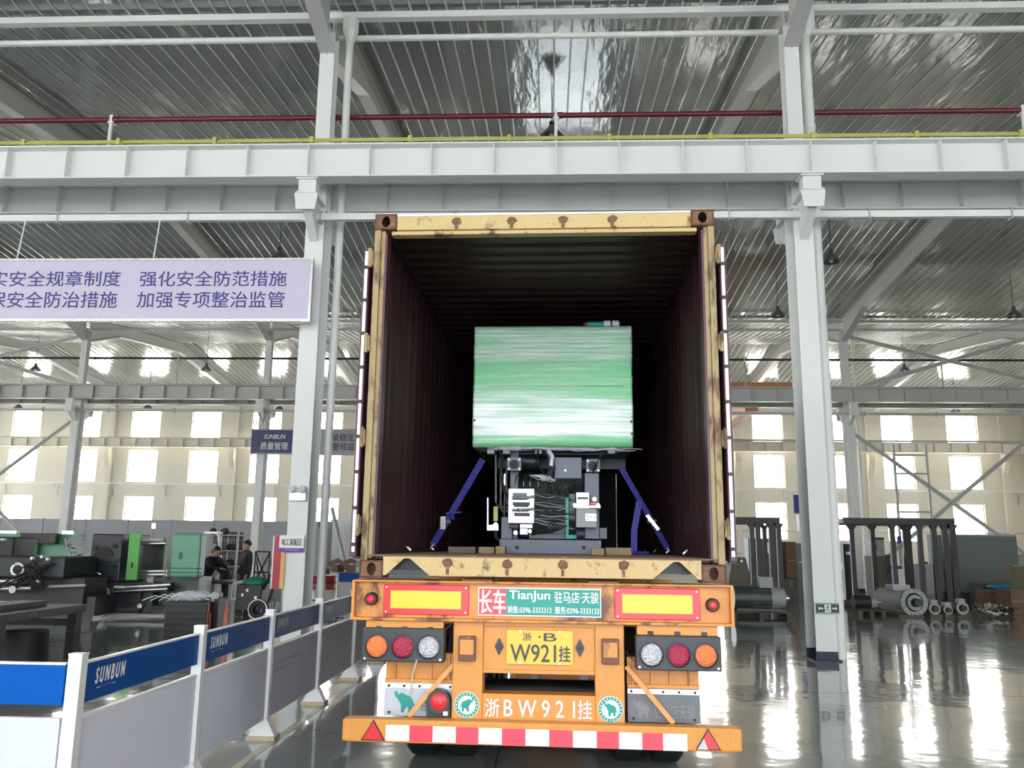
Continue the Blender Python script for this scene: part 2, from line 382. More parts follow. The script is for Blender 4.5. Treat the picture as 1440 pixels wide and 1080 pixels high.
protos = {}
def window(h, wy, front, idx, rz=None):
    ht = round(h[3]-h[2], 3); key = (ht, front)
    w_ = empty('window_%d' % idx, ((h[0]+h[1])/2, wy, h[2]), kind='structure')
    s_ = -1 if front else 1
    if rz is not None: w_.location = (wy, (h[0]+h[1])/2, h[2]); w_.rotation_euler.z = rz
    if key not in protos:
        f = MB(); W = .93
        for a, b, c, d in ((-W, -W+.06, 0, ht), (W-.06, W, 0, ht), (-W, W, 0, .06), (-W, W, ht-.06, ht)): f.box(a, b, .10*s_, .17*s_, c, d)
        f.box(-.02, .02, .11*s_, .16*s_, .06, ht-.06); tz = ht*.62
        f.box(-W+.06, W-.06, .11*s_, .16*s_, tz-.02, tz+.02); f.box(-.28, -.26, .12*s_, .15*s_, .06, tz) if False else None
        pm = M['pane_f'] if front else M['pane_b']
        lo = MB().box(-.43, .43, .130*s_, .136*s_, 0, tz-.09); up = MB().box(-.43, .43, .130*s_, .136*s_, 0, ht-.09-tz)
        protos[key] = (f.mesh('window_frame', M['frame']), lo.mesh('pane', pm), up.mesh('pane', pm), tz)
    fr, lo, up, tz = protos[key]
    for nm, me, l in (('window_frame', fr, (0,0,0)), ('pane', lo, (-.455, 0, .065)), ('pane', lo, (.455, 0, .065)), ('pane', up, (-.455, 0, tz+.025)), ('pane', up, (.455, 0, tz+.025))):
        o = bpy.data.objects.new(nm, me); COL.objects.link(o); o.parent = w_; o.location = l
n = 0
for h in HB[1:]: n += 1; window(h, Y3, False, n)
for h in HF[1:]: n += 1; window(h, YF, True, n)
for h in HR_ADDED: n += 1; window(h, XR, True, n, PI/2)  # added end wall windows, out of view, lighting the back wall
for h in HL_ADDED: n += 1; window(h, XL, True, n, -PI/2)  # likewise added on the unseen left wall for their light
# gates: frame, track and the leaves slid aside
for idx, (g, yy, s_) in enumerate(((GATE_F, YF, 1), (GATE_B, Y3, -1))):
    d = empty('door_%d' % (idx+1), ((g[0]+g[1])/2, yy, 0), kind='structure'); hw = (g[1]-g[0])/2
    MB().box(-hw-.1, -hw, 0, .12*s_, 0, g[3]+.1).box(hw, hw+.1, 0, .12*s_, 0, g[3]+.1).box(-hw, hw, 0, .12*s_, g[3], g[3]+.1).build('door_frame', M['greysteel'], d)
    MB().box(-hw*2, hw*2, .12*s_, .2*s_, g[3]+.12, g[3]+.22).build('door_track', M['greysteel'], d)
    for a, b in ((-hw*2, -hw), (hw, hw*2)):
        lf = MB().box(a, b, .13*s_, .19*s_, .03, g[3]+.1)
        for k in range(5): zz = .1+k*(g[3]-.1)/4.2; lf.box(a+.05, b-.05, .19*s_, .21*s_, zz, zz+.05)
        lf.build('door_leaf', M['wain'], d)
# ---- roofs: each slope is a row of ribbed sheets
def sheet(y0, z0, y1, z1, width=.96):
    mb = MB(); n_ = 3; pw = width/n_
    prof = []
    for k in range(n_):
        a = k*pw; prof += [(a, 0), (a+pw-.040, 0), (a+pw-.034, -.016), (a+pw-.006, -.016)]
    prof += [(width, 0)]
    vs = [(x, y0, z0+z) for x, z in prof]+[(x, y1, z1+z) for x, z in prof]; N = len(prof)
    mb.add(vs, [(i+1, i, N+i, N+i+1) for i in range(N-1)])
    for i in range(N-1): mb.mi[i] = 1 if i % 4 == 2 else 0
    return mb.mesh('roof_sheet', [M['roof'], M['rib']])
ZE, ZR = 10.95, 12.0
for (ya, za, yb, zb) in ((YF, ZE, 2.6, ZR), (2.6, ZR, Y1, ZE), (Y1, ZE, 23.6, ZR), (23.6, ZR, Y2, ZE), (Y2, ZE, 42.9, ZR), (42.9, ZR, Y3, ZE)):
    c = empty('ceiling', (0,0,0), kind='structure'); me = sheet(ya, za, yb, zb)
    x = XL
    while x < XR:
        o = bpy.data.objects.new('roof_sheet', me); COL.objects.link(o); o.parent = c; o.location = (x, 0, random.uniform(-.004, .004)); x += .96
    # solid roof above the liner
    MB().prism([(ya, za+.06), (yb, zb+.06), (yb, zb+.2), (ya, za+.2)], XL-.3, XR+.3, 'x').build('roof_deck', M['greysteel'], c)
# ---- rafters
def rafter(X, ya, yb, up_):
    a, b = (ya, yb) if up_ else (yb, ya); s_ = 1 if up_ else -1
    L_ = abs(yb-ya)
    def zt(t): return ZE-.02+(ZR-ZE)*t/L_
    top = [(a+s_*t, zt(t)) for t in (.15, 2.6, L_)]; bot = [(a+s_*L_, zt(L_)-.50), (a+s_*2.6, zt(2.6)-.48), (a+s_*.15, zt(0)-1.0)]
    mb = MB().prism(top+bot, X-.008, X+.008, 'x')
    for i in range(2):
        p, q = bot[i], bot[i+1]; mb.bar((X, p[0], p[1]), (X, q[0], q[1]), .26, .016)
        p, q = top[i], top[i+1]; mb.bar((X, p[0], p[1]), (X, q[0], q[1]), .26, .016)
    return struct(mb.build('trim_rafter', M['rafter']))
for X in XC:
    for ya, yb, u_ in ((2.6, Y1, 0), (Y1, 23.6, 1), (23.6, Y2, 0), (Y2, 42.9, 1), (42.9, Y3, 0)): rafter(X, ya, yb, u_)
# ---- columns
near_lab = {-3.87: 'white painted steel column standing left of the open container', 4.05: 'white painted steel column standing right of the open container'}
def column(X, Y, label=None):
    c = empty('steel_column', (X, Y, 0), label=label, cat='column' if label else None, kind=None if label else 'structure')
    lo = MB()
    for y in (-.25, .23): lo.box(-.1525, .1525, y, y+.02, .12, 7.0)
    lo.box(-.01, .01, -.23, .23, .12, 7.0)
    lo.build('lower_shaft', M['white'], c)
    MB().box(-.158, .158, -.256, -.225, 0, .14).box(-.158, .158, .225, .256, 0, .14).box(-.03, .03, -.23, .23, 0, .14).box(-.2, .2, -.3, .3, 0, .02).build('painted_foot', M['darkblue'], c)
    up_ = MB()
    for y in (-.14, .12): up_.box(-.125, .125, y, y+.018, 7.0, 10.35)
    up_.box(-.008, .008, -.13, .13, 7.0, 10.35); up_.box(-.17, .17, -.27, .27, 6.98, 7.02)
    up_.build('upper_shaft', M['white'], c)
    cap = MB().box(-.14, .14, -.16, .16, 10.33, 10.36)
    cap.prism([(-.35, 10.5), (.35, 10.5), (.15, 9.9), (-.15, 9.9)], X*0-.01, .01, 'x')
    cap.build('cap_plate', M['rafter'], c)
    br = MB()   # corbels that carry the two crane girders
    for s_ in (-1, 1):
        br.prism([(s_*.25, 6.45), (s_*.25, 7.05), (s_*.82, 7.05), (s_*.82, 6.85)], -.07, .07, 'x')
        br.box(-.16, .16, s_*.25, s_*.86, 7.05, 7.07); br.box(-.14, .14, s_*.80, s_*.60, 7.07, 7.31); br.box(-.17, .17, s_*.84, s_*.56, 7.29, 7.315)
        br.prism([(-.19, 7.05), (.19, 7.05), (.15, 6.78), (-.15, 6.78)], s_*.82, s_*.835, 'y')
    br.build('corbel', M['white'], c)
    return c
farlab = ['leftmost far column, pale, with diagonal brace meeting it', 'far pale column behind the navy hanging sign', None, None, 'far pale column right of the near right column', 'far column at right edge beyond the grey board']
for i, X in enumerate(XC):
    lab = near_lab.get(round(X, 2))
    column(X, Y1, lab)
    lab = {-19.71: farlab[0], -11.79: farlab[1], 11.97: farlab[4]}.get(round(X, 2))
    column(X, Y2, lab)
# wall pilasters with kinked heads on the back wall
pil = MB(); 
pil.prism([(0, 0), (-.28, 0), (-.28, 6.1), (-.62, 6.75), (-.62, 7.3), (0, 7.3)], -.16, .16, 'x').box(-.13, .13, -.26, 0, 7.3, 10.8)
pme = pil.mesh('pilaster', M['cream'])
for X in [XX-.6*(1 if XX > 0 else 0) for XX in XC[:]]:
    o = bpy.data.objects.new('trim_pilaster', pme); COL.objects.link(o); o.location = (X, Y3, 0); struct(o)
# ---- crane girders with stiffeners
def girder(y, label, mat_, side=-1):
    g = empty('crane_girder', (0, y, 0), label=label, cat='beam' if label else None, kind=None if label else 'structure')
    b = MB().box(XL, XR, -.007, .007, 7.34, 7.85).box(XL, XR, -.15, .15, 7.315, 7.34).box(XL, XR, -.16, .16, 7.85, 7.875)
    b.build('girder_beam', mat_, g)
    st = MB().box(-.006, .006, -.145, .145, 7.34, 7.85).mesh('stiffener', mat_)
    x = XC[0]
    while x < XR:
        o = bpy.data.objects.new('stiffener', st); COL.objects.link(o); o.parent = g; o.location = (x, 0, 0); x += .99
    MB().box(XL, XR, -.035, .035, 7.875, 7.94).build('crane_rail', M['greysteel'], g)
    return g
girder(Y1-.72, 'long white crane girder running in front of the two near columns', M['white'])
girder(Y1+.72, 'shaded grey crane girder just behind the near columns', M['white'])
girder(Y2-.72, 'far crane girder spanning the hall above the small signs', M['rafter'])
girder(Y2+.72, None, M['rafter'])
girder(Y3-.85, 'cream crane girder carried along the back wall windows', M['cream'])
# yellow conductor bars on the near girder
yb = empty('conductor_rail', (0, Y1-.88, 0), label='three thin yellow conductor bars running on top of the near girder', cat='cable')
for k, (dy, z) in enumerate(((0, 7.895), (.03, 7.93), (.06, 7.965))): MB().box(-14, 14, dy-.01, dy+.01, z, z+.018).build('conductor_bar', M['yellow'], yb)
cl = MB().box(-.03, .03, -.02, .09, 7.88, 7.985).mesh('bar_clamp', M['yellow'])
for k in range(18):
    o = bpy.data.objects.new('bar_clamp', cl); COL.objects.link(o); o.parent = yb; o.location = (-13.3+1.58*k, 0, 0)
# pipes along the column rows
def pipe_run(name, y, z, r, mat_, label, cat='pipe', span=(XL, XR), joints=6.0):
    p = empty(name, (0, y, z), label=label, cat=cat if label else None, kind=None if label else 'structure')
    MB().cyl((span[0], 0, 0), (span[1], 0, 0), r, 14).build('pipe_run', mat_, p, smooth=True)
    x = span[0]+1
    jm = MB().cyl((-.05, 0, 0), (.05, 0, 0), r*1.22, 14).mesh('coupling', mat_, True)
    while x < span[1] and joints:
        o = bpy.data.objects.new('coupling', jm); COL.objects.link(o); o.parent = p; o.location = (x, 0, 0); x += joints
    return p
pipe_run('sprinkler_pipe', 13.55, 8.98, .048, M['redpipe'], 'dark red pipe crossing the hall above the near white girder', joints=3.96)
pipe_run('sprinkler_pipe', 34.3, 9.25, .05, M['dark'], 'dark pipe crossing above the far girder')
pipe_run('steel_tube', 13.55, 10.52, .055, M['white'], 'round white tie tube under the roof between the near columns', joints=0)
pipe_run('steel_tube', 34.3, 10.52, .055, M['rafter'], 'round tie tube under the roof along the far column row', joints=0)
for Y in (Y1, Y2):
    struct(MB().box(XL, XR, Y+.12, Y+.26, 10.78, 10.90).build('trim_gutter', M['white' if Y == Y1 else 'rafter']))
for i in range(9):   # white hangers that carry the red pipe
    x = XC[i]+3.96
    struct(MB().box(x-.025, x+.025, 13.50, 13.55, 7.87, 9.06).box(x-.05, x+.05, 13.49, 13.62, 8.90, 8.93).build('trim_hanger', M['white']))
    struct(MB().box(x-.025, x+.025, 34.2, 34.25, 7.9, 9.3).build('trim_hanger', M['rafter']))
# tie beams under the girders, drilled clips along them
def tie_beam(y, z, mat_, label):
    t = empty('tie_beam', (0, y, z), label=label, cat='beam')
    MB().box(XL, XR, -.05, .05, -.06, .05).build('square_tube', mat_, t)
    cm = MB().box(-.01, .01, -.07, .07, -.10, .09).mesh('clip', M['greysteel'])
    for k in range(26):
        o = bpy.data.objects.new('clip', cm); COL.objects.link(o); o.parent = t; o.location = (XC[1]+1.0+2.2*k if y < 20 else XC[0]+2.8*k, 0, 0)
tie_beam(12.86, 6.84, M['white'], 'white square tie beam directly above the container roof')
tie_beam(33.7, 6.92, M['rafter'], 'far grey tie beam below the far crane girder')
# down pipes beside the near columns
def downpipe(x, y, r, label):
    d = empty('down_pipe', (x, y, 0), label=label, cat='pipe')
    MB().cyl((0,0,0), (0,0,10.55), r, 16).build('pipe_run', M['white'], d, smooth=True)
    cm = MB().cyl((0,0,-.05), (0,0,.05), r*1.12, 16).mesh('coupling', M['white'], True)
    for z in (.9, 1.35, 3.1, 4.3, 5.4, 7.1, 8.6):
        o = bpy.data.objects.new('coupling', cm); COL.objects.link(o); o.parent = d; o.location = (0, 0, z)
    MB().cyl((0,0,10.3), (0,0,10.5), r*1.1, 8, r*2.2).cyl((0,0,10.5), (0,0,10.75), r*2.2, 8, r*2.2).build('hopper', M['white'], d)
downpipe(-3.56, 13.35, .065, 'slim white down pipe beside the left near column')
downpipe(4.37, 13.35, .090, 'thick white down pipe beside the right near column')
downpipe(12.5, 34.42, .07, 'white down pipe on the far column beyond the right pipe rack')
# X braces of the far row
def brace(p, q, lab=None):
    b = MB().bar(p, q, .16, .02, (0,1,0)).bar(p, q, .02, .12, (0,1,0)).build('brace', M['rafter'])
    return tag(b, lab, 'brace') if lab else struct(b)
xa, xb = XC[7], XC[8]
brace((xa+.2, Y2+.1, 10.2), (xb-.2, Y2+.1, 8.3), 'upper far brace falling rightward from the far column head')
brace((xb-.2, Y2-.1, 10.2), (xa+.2, Y2-.1, 7.95), 'upper far brace rising rightward above the far girder')
brace((xa+.2, Y2+.1, 6.2), (xb-.2, Y2+.1, .6), 'long diagonal brace falling rightward from the far column corbel')
brace((xb-.2, Y2-.1, 6.6), (xa+.2, Y2-.1, .6), 'long diagonal brace rising rightward behind the pipe rack')
xa, xb = XC[2], XC[3]
brace((xb-.2, Y2+.1, 10.2), (xa+.2, Y2+.1, 8.3), 'left upper far brace climbing to the leftmost far column'); brace((xa+.2, Y2-.1, 10.2), (xb-.2, Y2-.1, 7.95))
brace((xb-.2, Y2+.1, 6.6), (xa+.2, Y2+.1, .6), 'left long brace climbing to the leftmost far column'); brace((xa+.2, Y2-.1, 6.6), (xb-.2, Y2-.1, .6))
# back wall services
tray = empty('cable_tray', (0, Y3-.50, 5.08), label='thin pale cable tray on brackets along the back wall', cat='cable tray')
MB().box(XL+.1, XR-.1, -.08, .08, -.03, .03).build('tray_channel', M['zinc'], tray)
bm_ = MB().bar((0, .45, -.75), (0, -.05, -.03), .03, .03).box(-.015, .015, .40, .45, -.8, 0).mesh('bracket', M['frame'])
for k in range(20):
    o = bpy.data.objects.new('bracket', bm_); COL.objects.link(o); o.parent = tray; o.location = (-34.2+3.45*k, 0, 0)
pipe_run('wall_pipe', Y3-.25, 2.66, .03, M['frame'], 'pair of thin pipes low along the back windows', joints=0)
pipe_run('wall_pipe', Y3-1.1, 7.98, .06, M['greysteel'], 'brown grey pipe over the wall girder at right', span=(8, XR), joints=0)

# ---- ceiling lamps: rod, cone shade, bulb
lampi = 0
def pendant(p, ztop, label):
    l = empty('pendant_lamp', p, label=label, cat='lamp', group='hall pendant lamps')
    ztop = 12.0-abs(p[1]-(23.6 if p[1] < 34 else 42.9))*(.101 if p[1] < 34 else .118)
    MB().cyl((0,0,.16), (0,0,ztop-p[2]+.03), .012, 6).build('rod', M['dark'], l)
    MB().lathe([(.05, .2), (.09, .12), (.28, -.10), (.27, -.10), (.08, .10)], (0,0,0), 'z', 20).build('lamp_shade', M['lampshade'], l, smooth=True)
    MB().cyl((0,0,.1), (0,0,.26), .06, 12).build('ballast', M['dark'], l, smooth=True)
    MB().blob((0,0,-.02), .07, .07, .10).build('bulb', M['clear'], l, smooth=True)
for px, py, Y, zt_, lab in ((393, 360, 23.2, 11.9, 'pendant lamp just above the lilac banner, left of near column'), (1169, 364, 23.2, 11.9, 'pendant lamp right of the right near column top'),
  (1094, 441, 29.6, 11.3, 'pendant lamp between the container and right near column'), (1426, 441, 29.6, 11.3, 'pendant lamp near the right edge under the braces'),
  (50, 518, 40.5, 11.7, 'pendant lamp below the left end of the banner'), (290, 518, 40.5, 11.7, 'pendant lamp hanging below the middle of the banner'), (1272, 519, 40.5, 11.7, 'pendant lamp above the far girder at right'),
  (26, 572, 47.5, 11.3, 'small far lamp at the left edge'), (208, 572, 47.5, 11.3, 'small far lamp between the two left far columns'), (393, 574, 47.5, 11.3, 'small far lamp above the navy sign'), (1344, 576, 47.5, 11.3, 'small far lamp over the right back windows'),
  (776, 187, 17.2, 11.2, 'pendant lamp seen above the near girder centre')):
    pendant(P(px, py, Y), zt_, lab)
# orange crane bridge resting on the far girder
q0, q1 = P(1030, 533, 34.7), P(1112, 533, 34.7); q2 = P(1064, 574, 35.2)
cr = empty('overhead_crane', (q2.x, 34.72, 7.945), label='orange overhead crane resting on the girder behind the far columns', cat='crane')
MB().box(q0.x-1.2-q2.x, q1.x-q2.x, -.15, .15, .06, .42).build('end_carriage', M['orange'], cr, bevel=.02)
MB().box(q0.x-1.2-q2.x, q1.x-q2.x, 16.1, 16.4, .06, .42).build('end_carriage', M['orange'], cr, bevel=.02)
MB().box(-.55, 0, .2, 15.55, -.75, .15).build('bridge_beam', M['orange'], cr, bevel=.01)
for x in (-1.2, .6):
    for y in (0, 16.25): MB().cyl((x, y-.1, .12), (x, y+.1, .12), .12, 14).build('wheel', M['dark'], cr, smooth=True)

# ================================================================== CONTAINER (local axes: x across, y into the box, z up)
con = empty('shipping_container', (TX, TY, 0), TYAW, 'open steel shipping container with cream-yellow end frame and maroon inside', 'container')
CL = 12.19; ZB = Z0; ZT = Z0+2.591; HW = 1.219; FL = 1.53
def casting(x, y, z, o=None):
    c = MB()
    sx = 1 if x > 0 else -1; sy = 1 if y < 1 else -1
    x0, x1 = sorted((x, x-sx*.162)); y0, y1 = sorted((y, y+sy*.178)); z0, z1 = z, z+.118
    # face plate with an oval hole, other faces closed by thin plates behind
    cx, cz = (x0+x1)/2, (z0+z1)/2; n_ = 24; ring = []
    for k in range(n_):
        a = 2*PI*k/n_; ring.append((cx+.031*math.cos(a), cz+.043*math.sin(a)))
    sq = []
    for k in range(n_):
        a = 2*PI*k/n_; u, v = math.cos(a), math.sin(a); t = min(.081/abs(u) if abs(u) > 1e-6 else 9, .059/abs(v) if abs(v) > 1e-6 else 9); sq.append((cx+u*t, cz+v*t))
    yf = y0 if sy > 0 else y1; yi = yf+sy*.018
    vs = [(p[0], yf, p[1]) for p in sq]+[(p[0], yf, p[1]) for p in ring]+[(p[0], yi, p[1]) for p in ring]
    fs = [(k, (k+1)%n_, n_+(k+1)%n_, n_+k) for k in range(n_)]+[(n_+k, n_+(k+1)%n_, 2*n_+(k+1)%n_, 2*n_+k) for k in range(n_)]
    c.add(vs, fs)
    c.box(x0, x0+.012, y0, y1, z0, z1).box(x1-.012, x1, y0, y1, z0, z1).box(x0, x1, y0, y1, z0, z0+.012).box(x0, x1, y0, y1, z1-.012, z1).box(x0, x1, yf+sy*.16, yf+sy*.178, z0, z1)
    return c.build('corner_casting', M['casting'], con)
for x in (-HW, HW):
    for z in (ZB, ZT-.118):
        casting(x, 0, z); casting(x, CL, z)
for sx in (-1, 1):
    mb = MB().box(sx*HW, sx*(HW-.045), .01, .15, ZB+.118, ZT-.118).box(sx*(HW-.045), sx*(HW-.075), .03, .15, ZB+.13, ZT-.118)
    mb.build('corner_post', M['contpost'], con, bevel=.004)
    MB().box(sx*(HW-.075), sx*(HW-.09), .035, .15, FL, ZT-.14).build('door_seal_lip', M['maroonrod'], con)
    hp = MB()
    for z in (ZB+.35, ZB+.95, ZB+1.62, ZB+2.25):   # hinge lugs
        hp = MB().box(sx*HW, sx*(HW+.030), -.02, .06, z-.055, z+.055).cyl((sx*(HW+.022), -.02, z-.07), (sx*(HW+.022), -.02, z+.07), .014, 10)
        hp.build('hinge', M['contpost'], con)
    # corrugated side wall
    per = .278; prof = []; y = .18
    while y < CL-.2:
        prof += [(y, 0), (y+.072, 0), (y+.14, .036), (y+.21, .036)]; y += per
    prof.append((CL-.18, 0)); wl = MB(); N = len(prof); xo = sx*(HW-.045)
    vs = [(xo+sx*d, yy, FL) for yy, d in prof]+[(xo+sx*d, yy, ZT-.07) for yy, d in prof]
    wl.add(vs, [(i, i+1, N+i+1, N+i) for i in range(N-1)])
    vs = [(sx*(HW-.002), .1, FL-.05), (sx*(HW-.002), CL, FL-.05), (sx*(HW-.002), CL, ZT-.07), (sx*(HW-.002), .1, ZT-.07)]; wl.add(vs, [(0, 1, 2, 3)])
    wl.build('side_wall', M['maroon'], con)
    MB().box(sx*(HW-.06), sx*HW, .1, CL-.1, ZT-.08, ZT-.02).build('top_side_rail', M['maroon'], con)
    MB().box(sx*(HW-.06), sx*HW, .178, CL-.178, ZB+.04, FL+.03).build('bottom_side_rail', M['maroon'], con)
# roof with transverse corrugations
per = .209; prof = [(.10, 0)]; y = .2
while y < CL-.2: prof += [(y, 0), (y+.06, 0), (y+.08, .02), (y+.14, .02), (y+.16, 0)]; y += per
N = len(prof); rp = MB().add([(-HW+.03, a, ZT-.06+b) for a, b in prof]+[(HW-.03, a, ZT-.06+b) for a, b in prof], [(i, i+1, N+i+1, N+i) for i in range(N-1)])
rp.box(-HW+.02, HW-.02, .1, CL, ZT-.02, ZT-.012); rp.build('roof_panel', M['maroon'], con)
# header: cream plate with lip, dents and burnt spots
MB().box(-HW+.162, HW-.162, 0, .05, ZT-.125, ZT-.018).box(-HW+.12, HW-.12, .02, .10, ZT-.155, ZT-.125).build('door_header', M['contyel'], con, bevel=.006)
MB().box(-HW+.162, HW-.162, 0, .10, ZT-.018, ZT-.006).build('header_cap', M['zinc'], con)
for x in (-.62, -.22, .15, .50): 
    g_ = MB().blob((x, -.004, ZT-.065), .035, .008, .026, jit=.25); g_.box(x-.012, x+.012, -.012, 0, ZT-.12, ZT-.085); g_.build('cam_keeper', M['casting'], con)
# sill with two fork notches (triangular), floor
def sill_poly():
    z0, z1 = ZB+.02, FL-.01; a = HW-.16
    return [(-a, z0), (-a, z1), (a, z1), (a, z0), (a-.02, z0), (a-.14, z0+.112), (a-.18, z0+.112), (a-.32, z0), (-a+.32, z0), (-a+.18, z0+.112), (-a+.14, z0+.112), (-a+.02, z0)]
MB().prism(sill_poly(), .0, .03, 'y').build('door_sill', M['contyel'], con)
MB().box(-HW+.05, HW-.05, -.004, .16, FL-.012, FL).build('sill_plate', M['casting'], con)
for x in (-.62, -.22, .15, .55): MB().blob((x, -.003, ZB+.105), .036, .010, .028, jit=.25).box(x-.01, x+.01, -.008, 0, ZB+.03, ZB+.07).build('cam_keeper', M['casting'], con)
pl_ = []
for k in range(8):
    x0 = -HW+.06+k*.2875; MB().box(x0, x0+.284, .16, CL-.1, FL-.03, FL).build('floor_plank', M['wood'], con)
MB().box(-HW+.05, HW-.05, CL-.06, CL-.03, FL, ZT-.06).build('end_wall', M['maroon'], con)
MB().box(-HW+.2, HW-.2, .12, CL-.12, ZB+.05, FL-.03).build('cross_members', M['dark'], con)
for sx in (-1, 1):
    for y in (1.2, 2.4, 3.6, 4.8): MB().tube([(sx*1.13, y-.03, FL+.05), (sx*1.10, y-.03, FL+.02), (sx*1.10, y+.03, FL+.02), (sx*1.13, y+.03, FL+.05)], .006, 6).build('lashing_ring', M['steel'], con)
# doors folded right back along the sides
for sx in (-1, 1):
    d = MB(); x0 = sx*(HW+.028); x1 = sx*(HW+.072)
    per = .23; d.box(x0, x1, -.005, 1.16, ZB+.14, ZT-.26)
    for k in range(4): d.box(x1, x1+sx*.02, .1+.27*k, .22+.27*k, ZB+.2, ZT-.32)
    dd = d.build('door', M['maroonrod'], con, bevel=.005)
    MB().box(sx*(HW+.036), sx*(HW+.056), -.018, -.005, ZB+.17, ZT-.29).build('door_gasket', M['zinc'], dd)
    cm = MB().box(sx*(HW+.030), sx*(HW+.062), -.024, -.004, -.012, .012).mesh('gasket_clip', M['dark'])
    for k in range(9):
        o = bpy.data.objects.new('gasket_clip', cm); COL.objects.link(o); o.parent = dd; o.location = (0, 0, ZB+.22+.245*k)
    for y in (.35, .85):
        MB().cyl((sx*(HW+.105), y, ZB+.12), (sx*(HW+.105), y, ZT-.25), .014, 10).build('locking_rod', M['steel'], dd, smooth=True)
        MB().box(sx*(HW+.08), sx*(HW+.13), y-.03, y+.03, ZT-.30, ZT-.24).box(sx*(HW+.08), sx*(HW+.13), y-.03, y+.03, ZB+.12, ZB+.18).build('cam_lock', M['dark'], dd)

# ================================================================== SEMI TRAILER
tr = empty('semi_trailer', (TX, TY, 0), TYAW, 'orange semi trailer with licence plate carrying the open container', 'trailer')
zb0, zb1 = 1.115, Z0-.012
rb = MB().box(-1.25, 1.25, .03, .22, zb0, zb1).box(-1.25, 1.25, -.03, .22, zb1-.012, zb1).box(-1.25, 1.25, -.035, .22, zb0-.012, zb0+.006)
rb.box(-1.255, -1.235, -.035, .22, zb0-.012, zb1).box(1.235, 1.255, -.035, .22, zb0-.012, zb1)
rb.build('rear_beam', M['traily'], tr, bevel=.004)
for x in (-.42, .42): MB().box(x-.10, x+.10, -.01, .2, zb1, Z0).build('twist_lock_seat', M['casting'], tr)
for x0, x1, z0, z1 in ((-1.05, -.475, 1.14, 1.335), (.49, 1.045, 1.135, 1.335)):
    rf = MB().box(x0, x1, .012, .03, z0, z1).build('reflector_plate', M['red'], tr, bevel=.004)
    MB().box(x0+.05, x1-.05, .006, .013, z0+.04, z1-.04).build('yellow_field', M['refyel'], rf)
    for a in (x0+.02, x1-.02):
        for b in (z0+.018, z1-.018): MB().cyl((a, .004, b), (a, .013, b), .006, 8).build('rivet', M['zinc'], rf)
for x, z in ((-1.13, 1.238), (1.125, 1.235)):
    c = MB().lathe([(.0, -.02), (.036, -.02), (.044, -.005), (.044, .03)], (x, 0, z), 'y', 24).build('marker_lamp', M['dark'], tr, smooth=True)
    MB().lathe([(0, -.036), (.016, -.034), (.026, -.024), (.027, -.018)], (x, 0, z), 'y', 20).build('lamp_lens', M['red'], c, smooth=True)
# dealer sign
sg = MB().box(-.412, .402, .010, .03, 1.142, 1.325).build('dealer_sign', M['text'], tr)
MB().box(-.405, -.225, .007, .011, 1.150, 1.318).build('red_field', M['red'], sg)
MB().box(-.225, .395, .007, .011, 1.150, 1.318).build('teal_field', M['teal'], sg)
text('长车', -.400, -.230, 1.158, 1.310, .005, M['text'], sg, bold=.025)
text('TianJun', -.205, .065, 1.235, 1.308, .005, M['text'], sg, bold=.03)
text('驻马店·天骏', .095, .385, 1.232, 1.305, .005, M['text'], sg, bold=.012)
text('销售:0396-3333313  服务:0396-3333133', -.215, .388, 1.162, 1.208, .005, M['text'], sg, bold=.02)
# posts, cross panels
for x0, x1 in ((-.575, -.375), (.360, .550)):
    MB().box(x0, x1, .035, .20, .485, zb0-.01).build('chassis_post', M['traily2'], tr, bevel=.006)
MB().box(-.375, .36, .06, .18, .775, zb0-.01).box(-.375, .36, .045, .18, .775, .80).box(-.375, .36, .035, .18, 1.075, 1.102).build('plate_panel', M['traily2'], tr, bevel=.003)
MB().box(-.375, .36, .04, .18, .475, .648).build('number_panel', M['traily2'], tr, bevel=.004)
text('浙', -.355, -.262, .505, .618, .036, M['text'], tr, 'painted_number', bold=.012)
text('B W 9 2 1', -.232, .228, .510, .614, .036, M['text'], tr, 'painted_number', bold=.02)
text('挂', .248, .338, .505, .618, .036, M['text'], tr, 'painted_number', bold=.012)
for x in (-.45, .45): MB().box(x-.05, x+.05, .2, 12.2, .78, 1.11).box(x-.08, x+.08, .2, 12.2, .76, .78).box(x-.08, x+.08, .2, 12.2, 1.09, 1.11).build('chassis_rail', M['traily'], tr)
for k in range(9): MB().box(-1.15, 1.15, 1.0+1.35*k, 1.1+1.35*k, 1.0, 1.3).build('cross_bearer', M['traily'], tr)
# licence plate with vertical pair of diamonds at its sides
lp = MB().box(-.222, .218, .040, .056, .834, 1.052).build('licence_plate', M['plateyel'], tr, bevel=.004)
text('浙', -.115, -.055, .985, 1.035, .037, M['textblack'], lp, bold=.01)
text('·', -.012, .004, 1.004, 1.018, .037, M['textblack'], lp, bold=.02)
text('B', .025, .110, .985, 1.035, .037, M['textblack'], lp, bold=.02)
text('W921', -.195, .105, .852, .962, .037, M['textblack'], lp, bold=.016)
text('挂', .125, .200, .856, .955, .037, M['textblack'], lp, bold=.02)
for a in (-.13, .13):
    for b in (.846, 1.044): MB().cyl((a, .030, b), (a, .042, b), .009, 10).build('screw', M['zinc'], lp)
for x in (-.270, .262):
    dm = MB().prism([(x-.030, .943), (x, .885), (x+.030, .943), (x, 1.001)], .045, .06, 'y').build('diamond_bracket', M['darkgrey'], tr, bevel=.004)
    MB().cyl((x, .035, .943), (x, .047, .943), .014, 12).build('bolt', M['dark'], dm)
for x in (-.478, .458):
    bx = MB().box(x-.056, x+.056, -.015, .035, .852, 1.010).build('small_lamp_box', M['casting'], tr, bevel=.006)
    MB().box(x-.046, x+.046, -.022, -.014, .895, .990).build('box_lid', M['traily'], bx, bevel=.003)
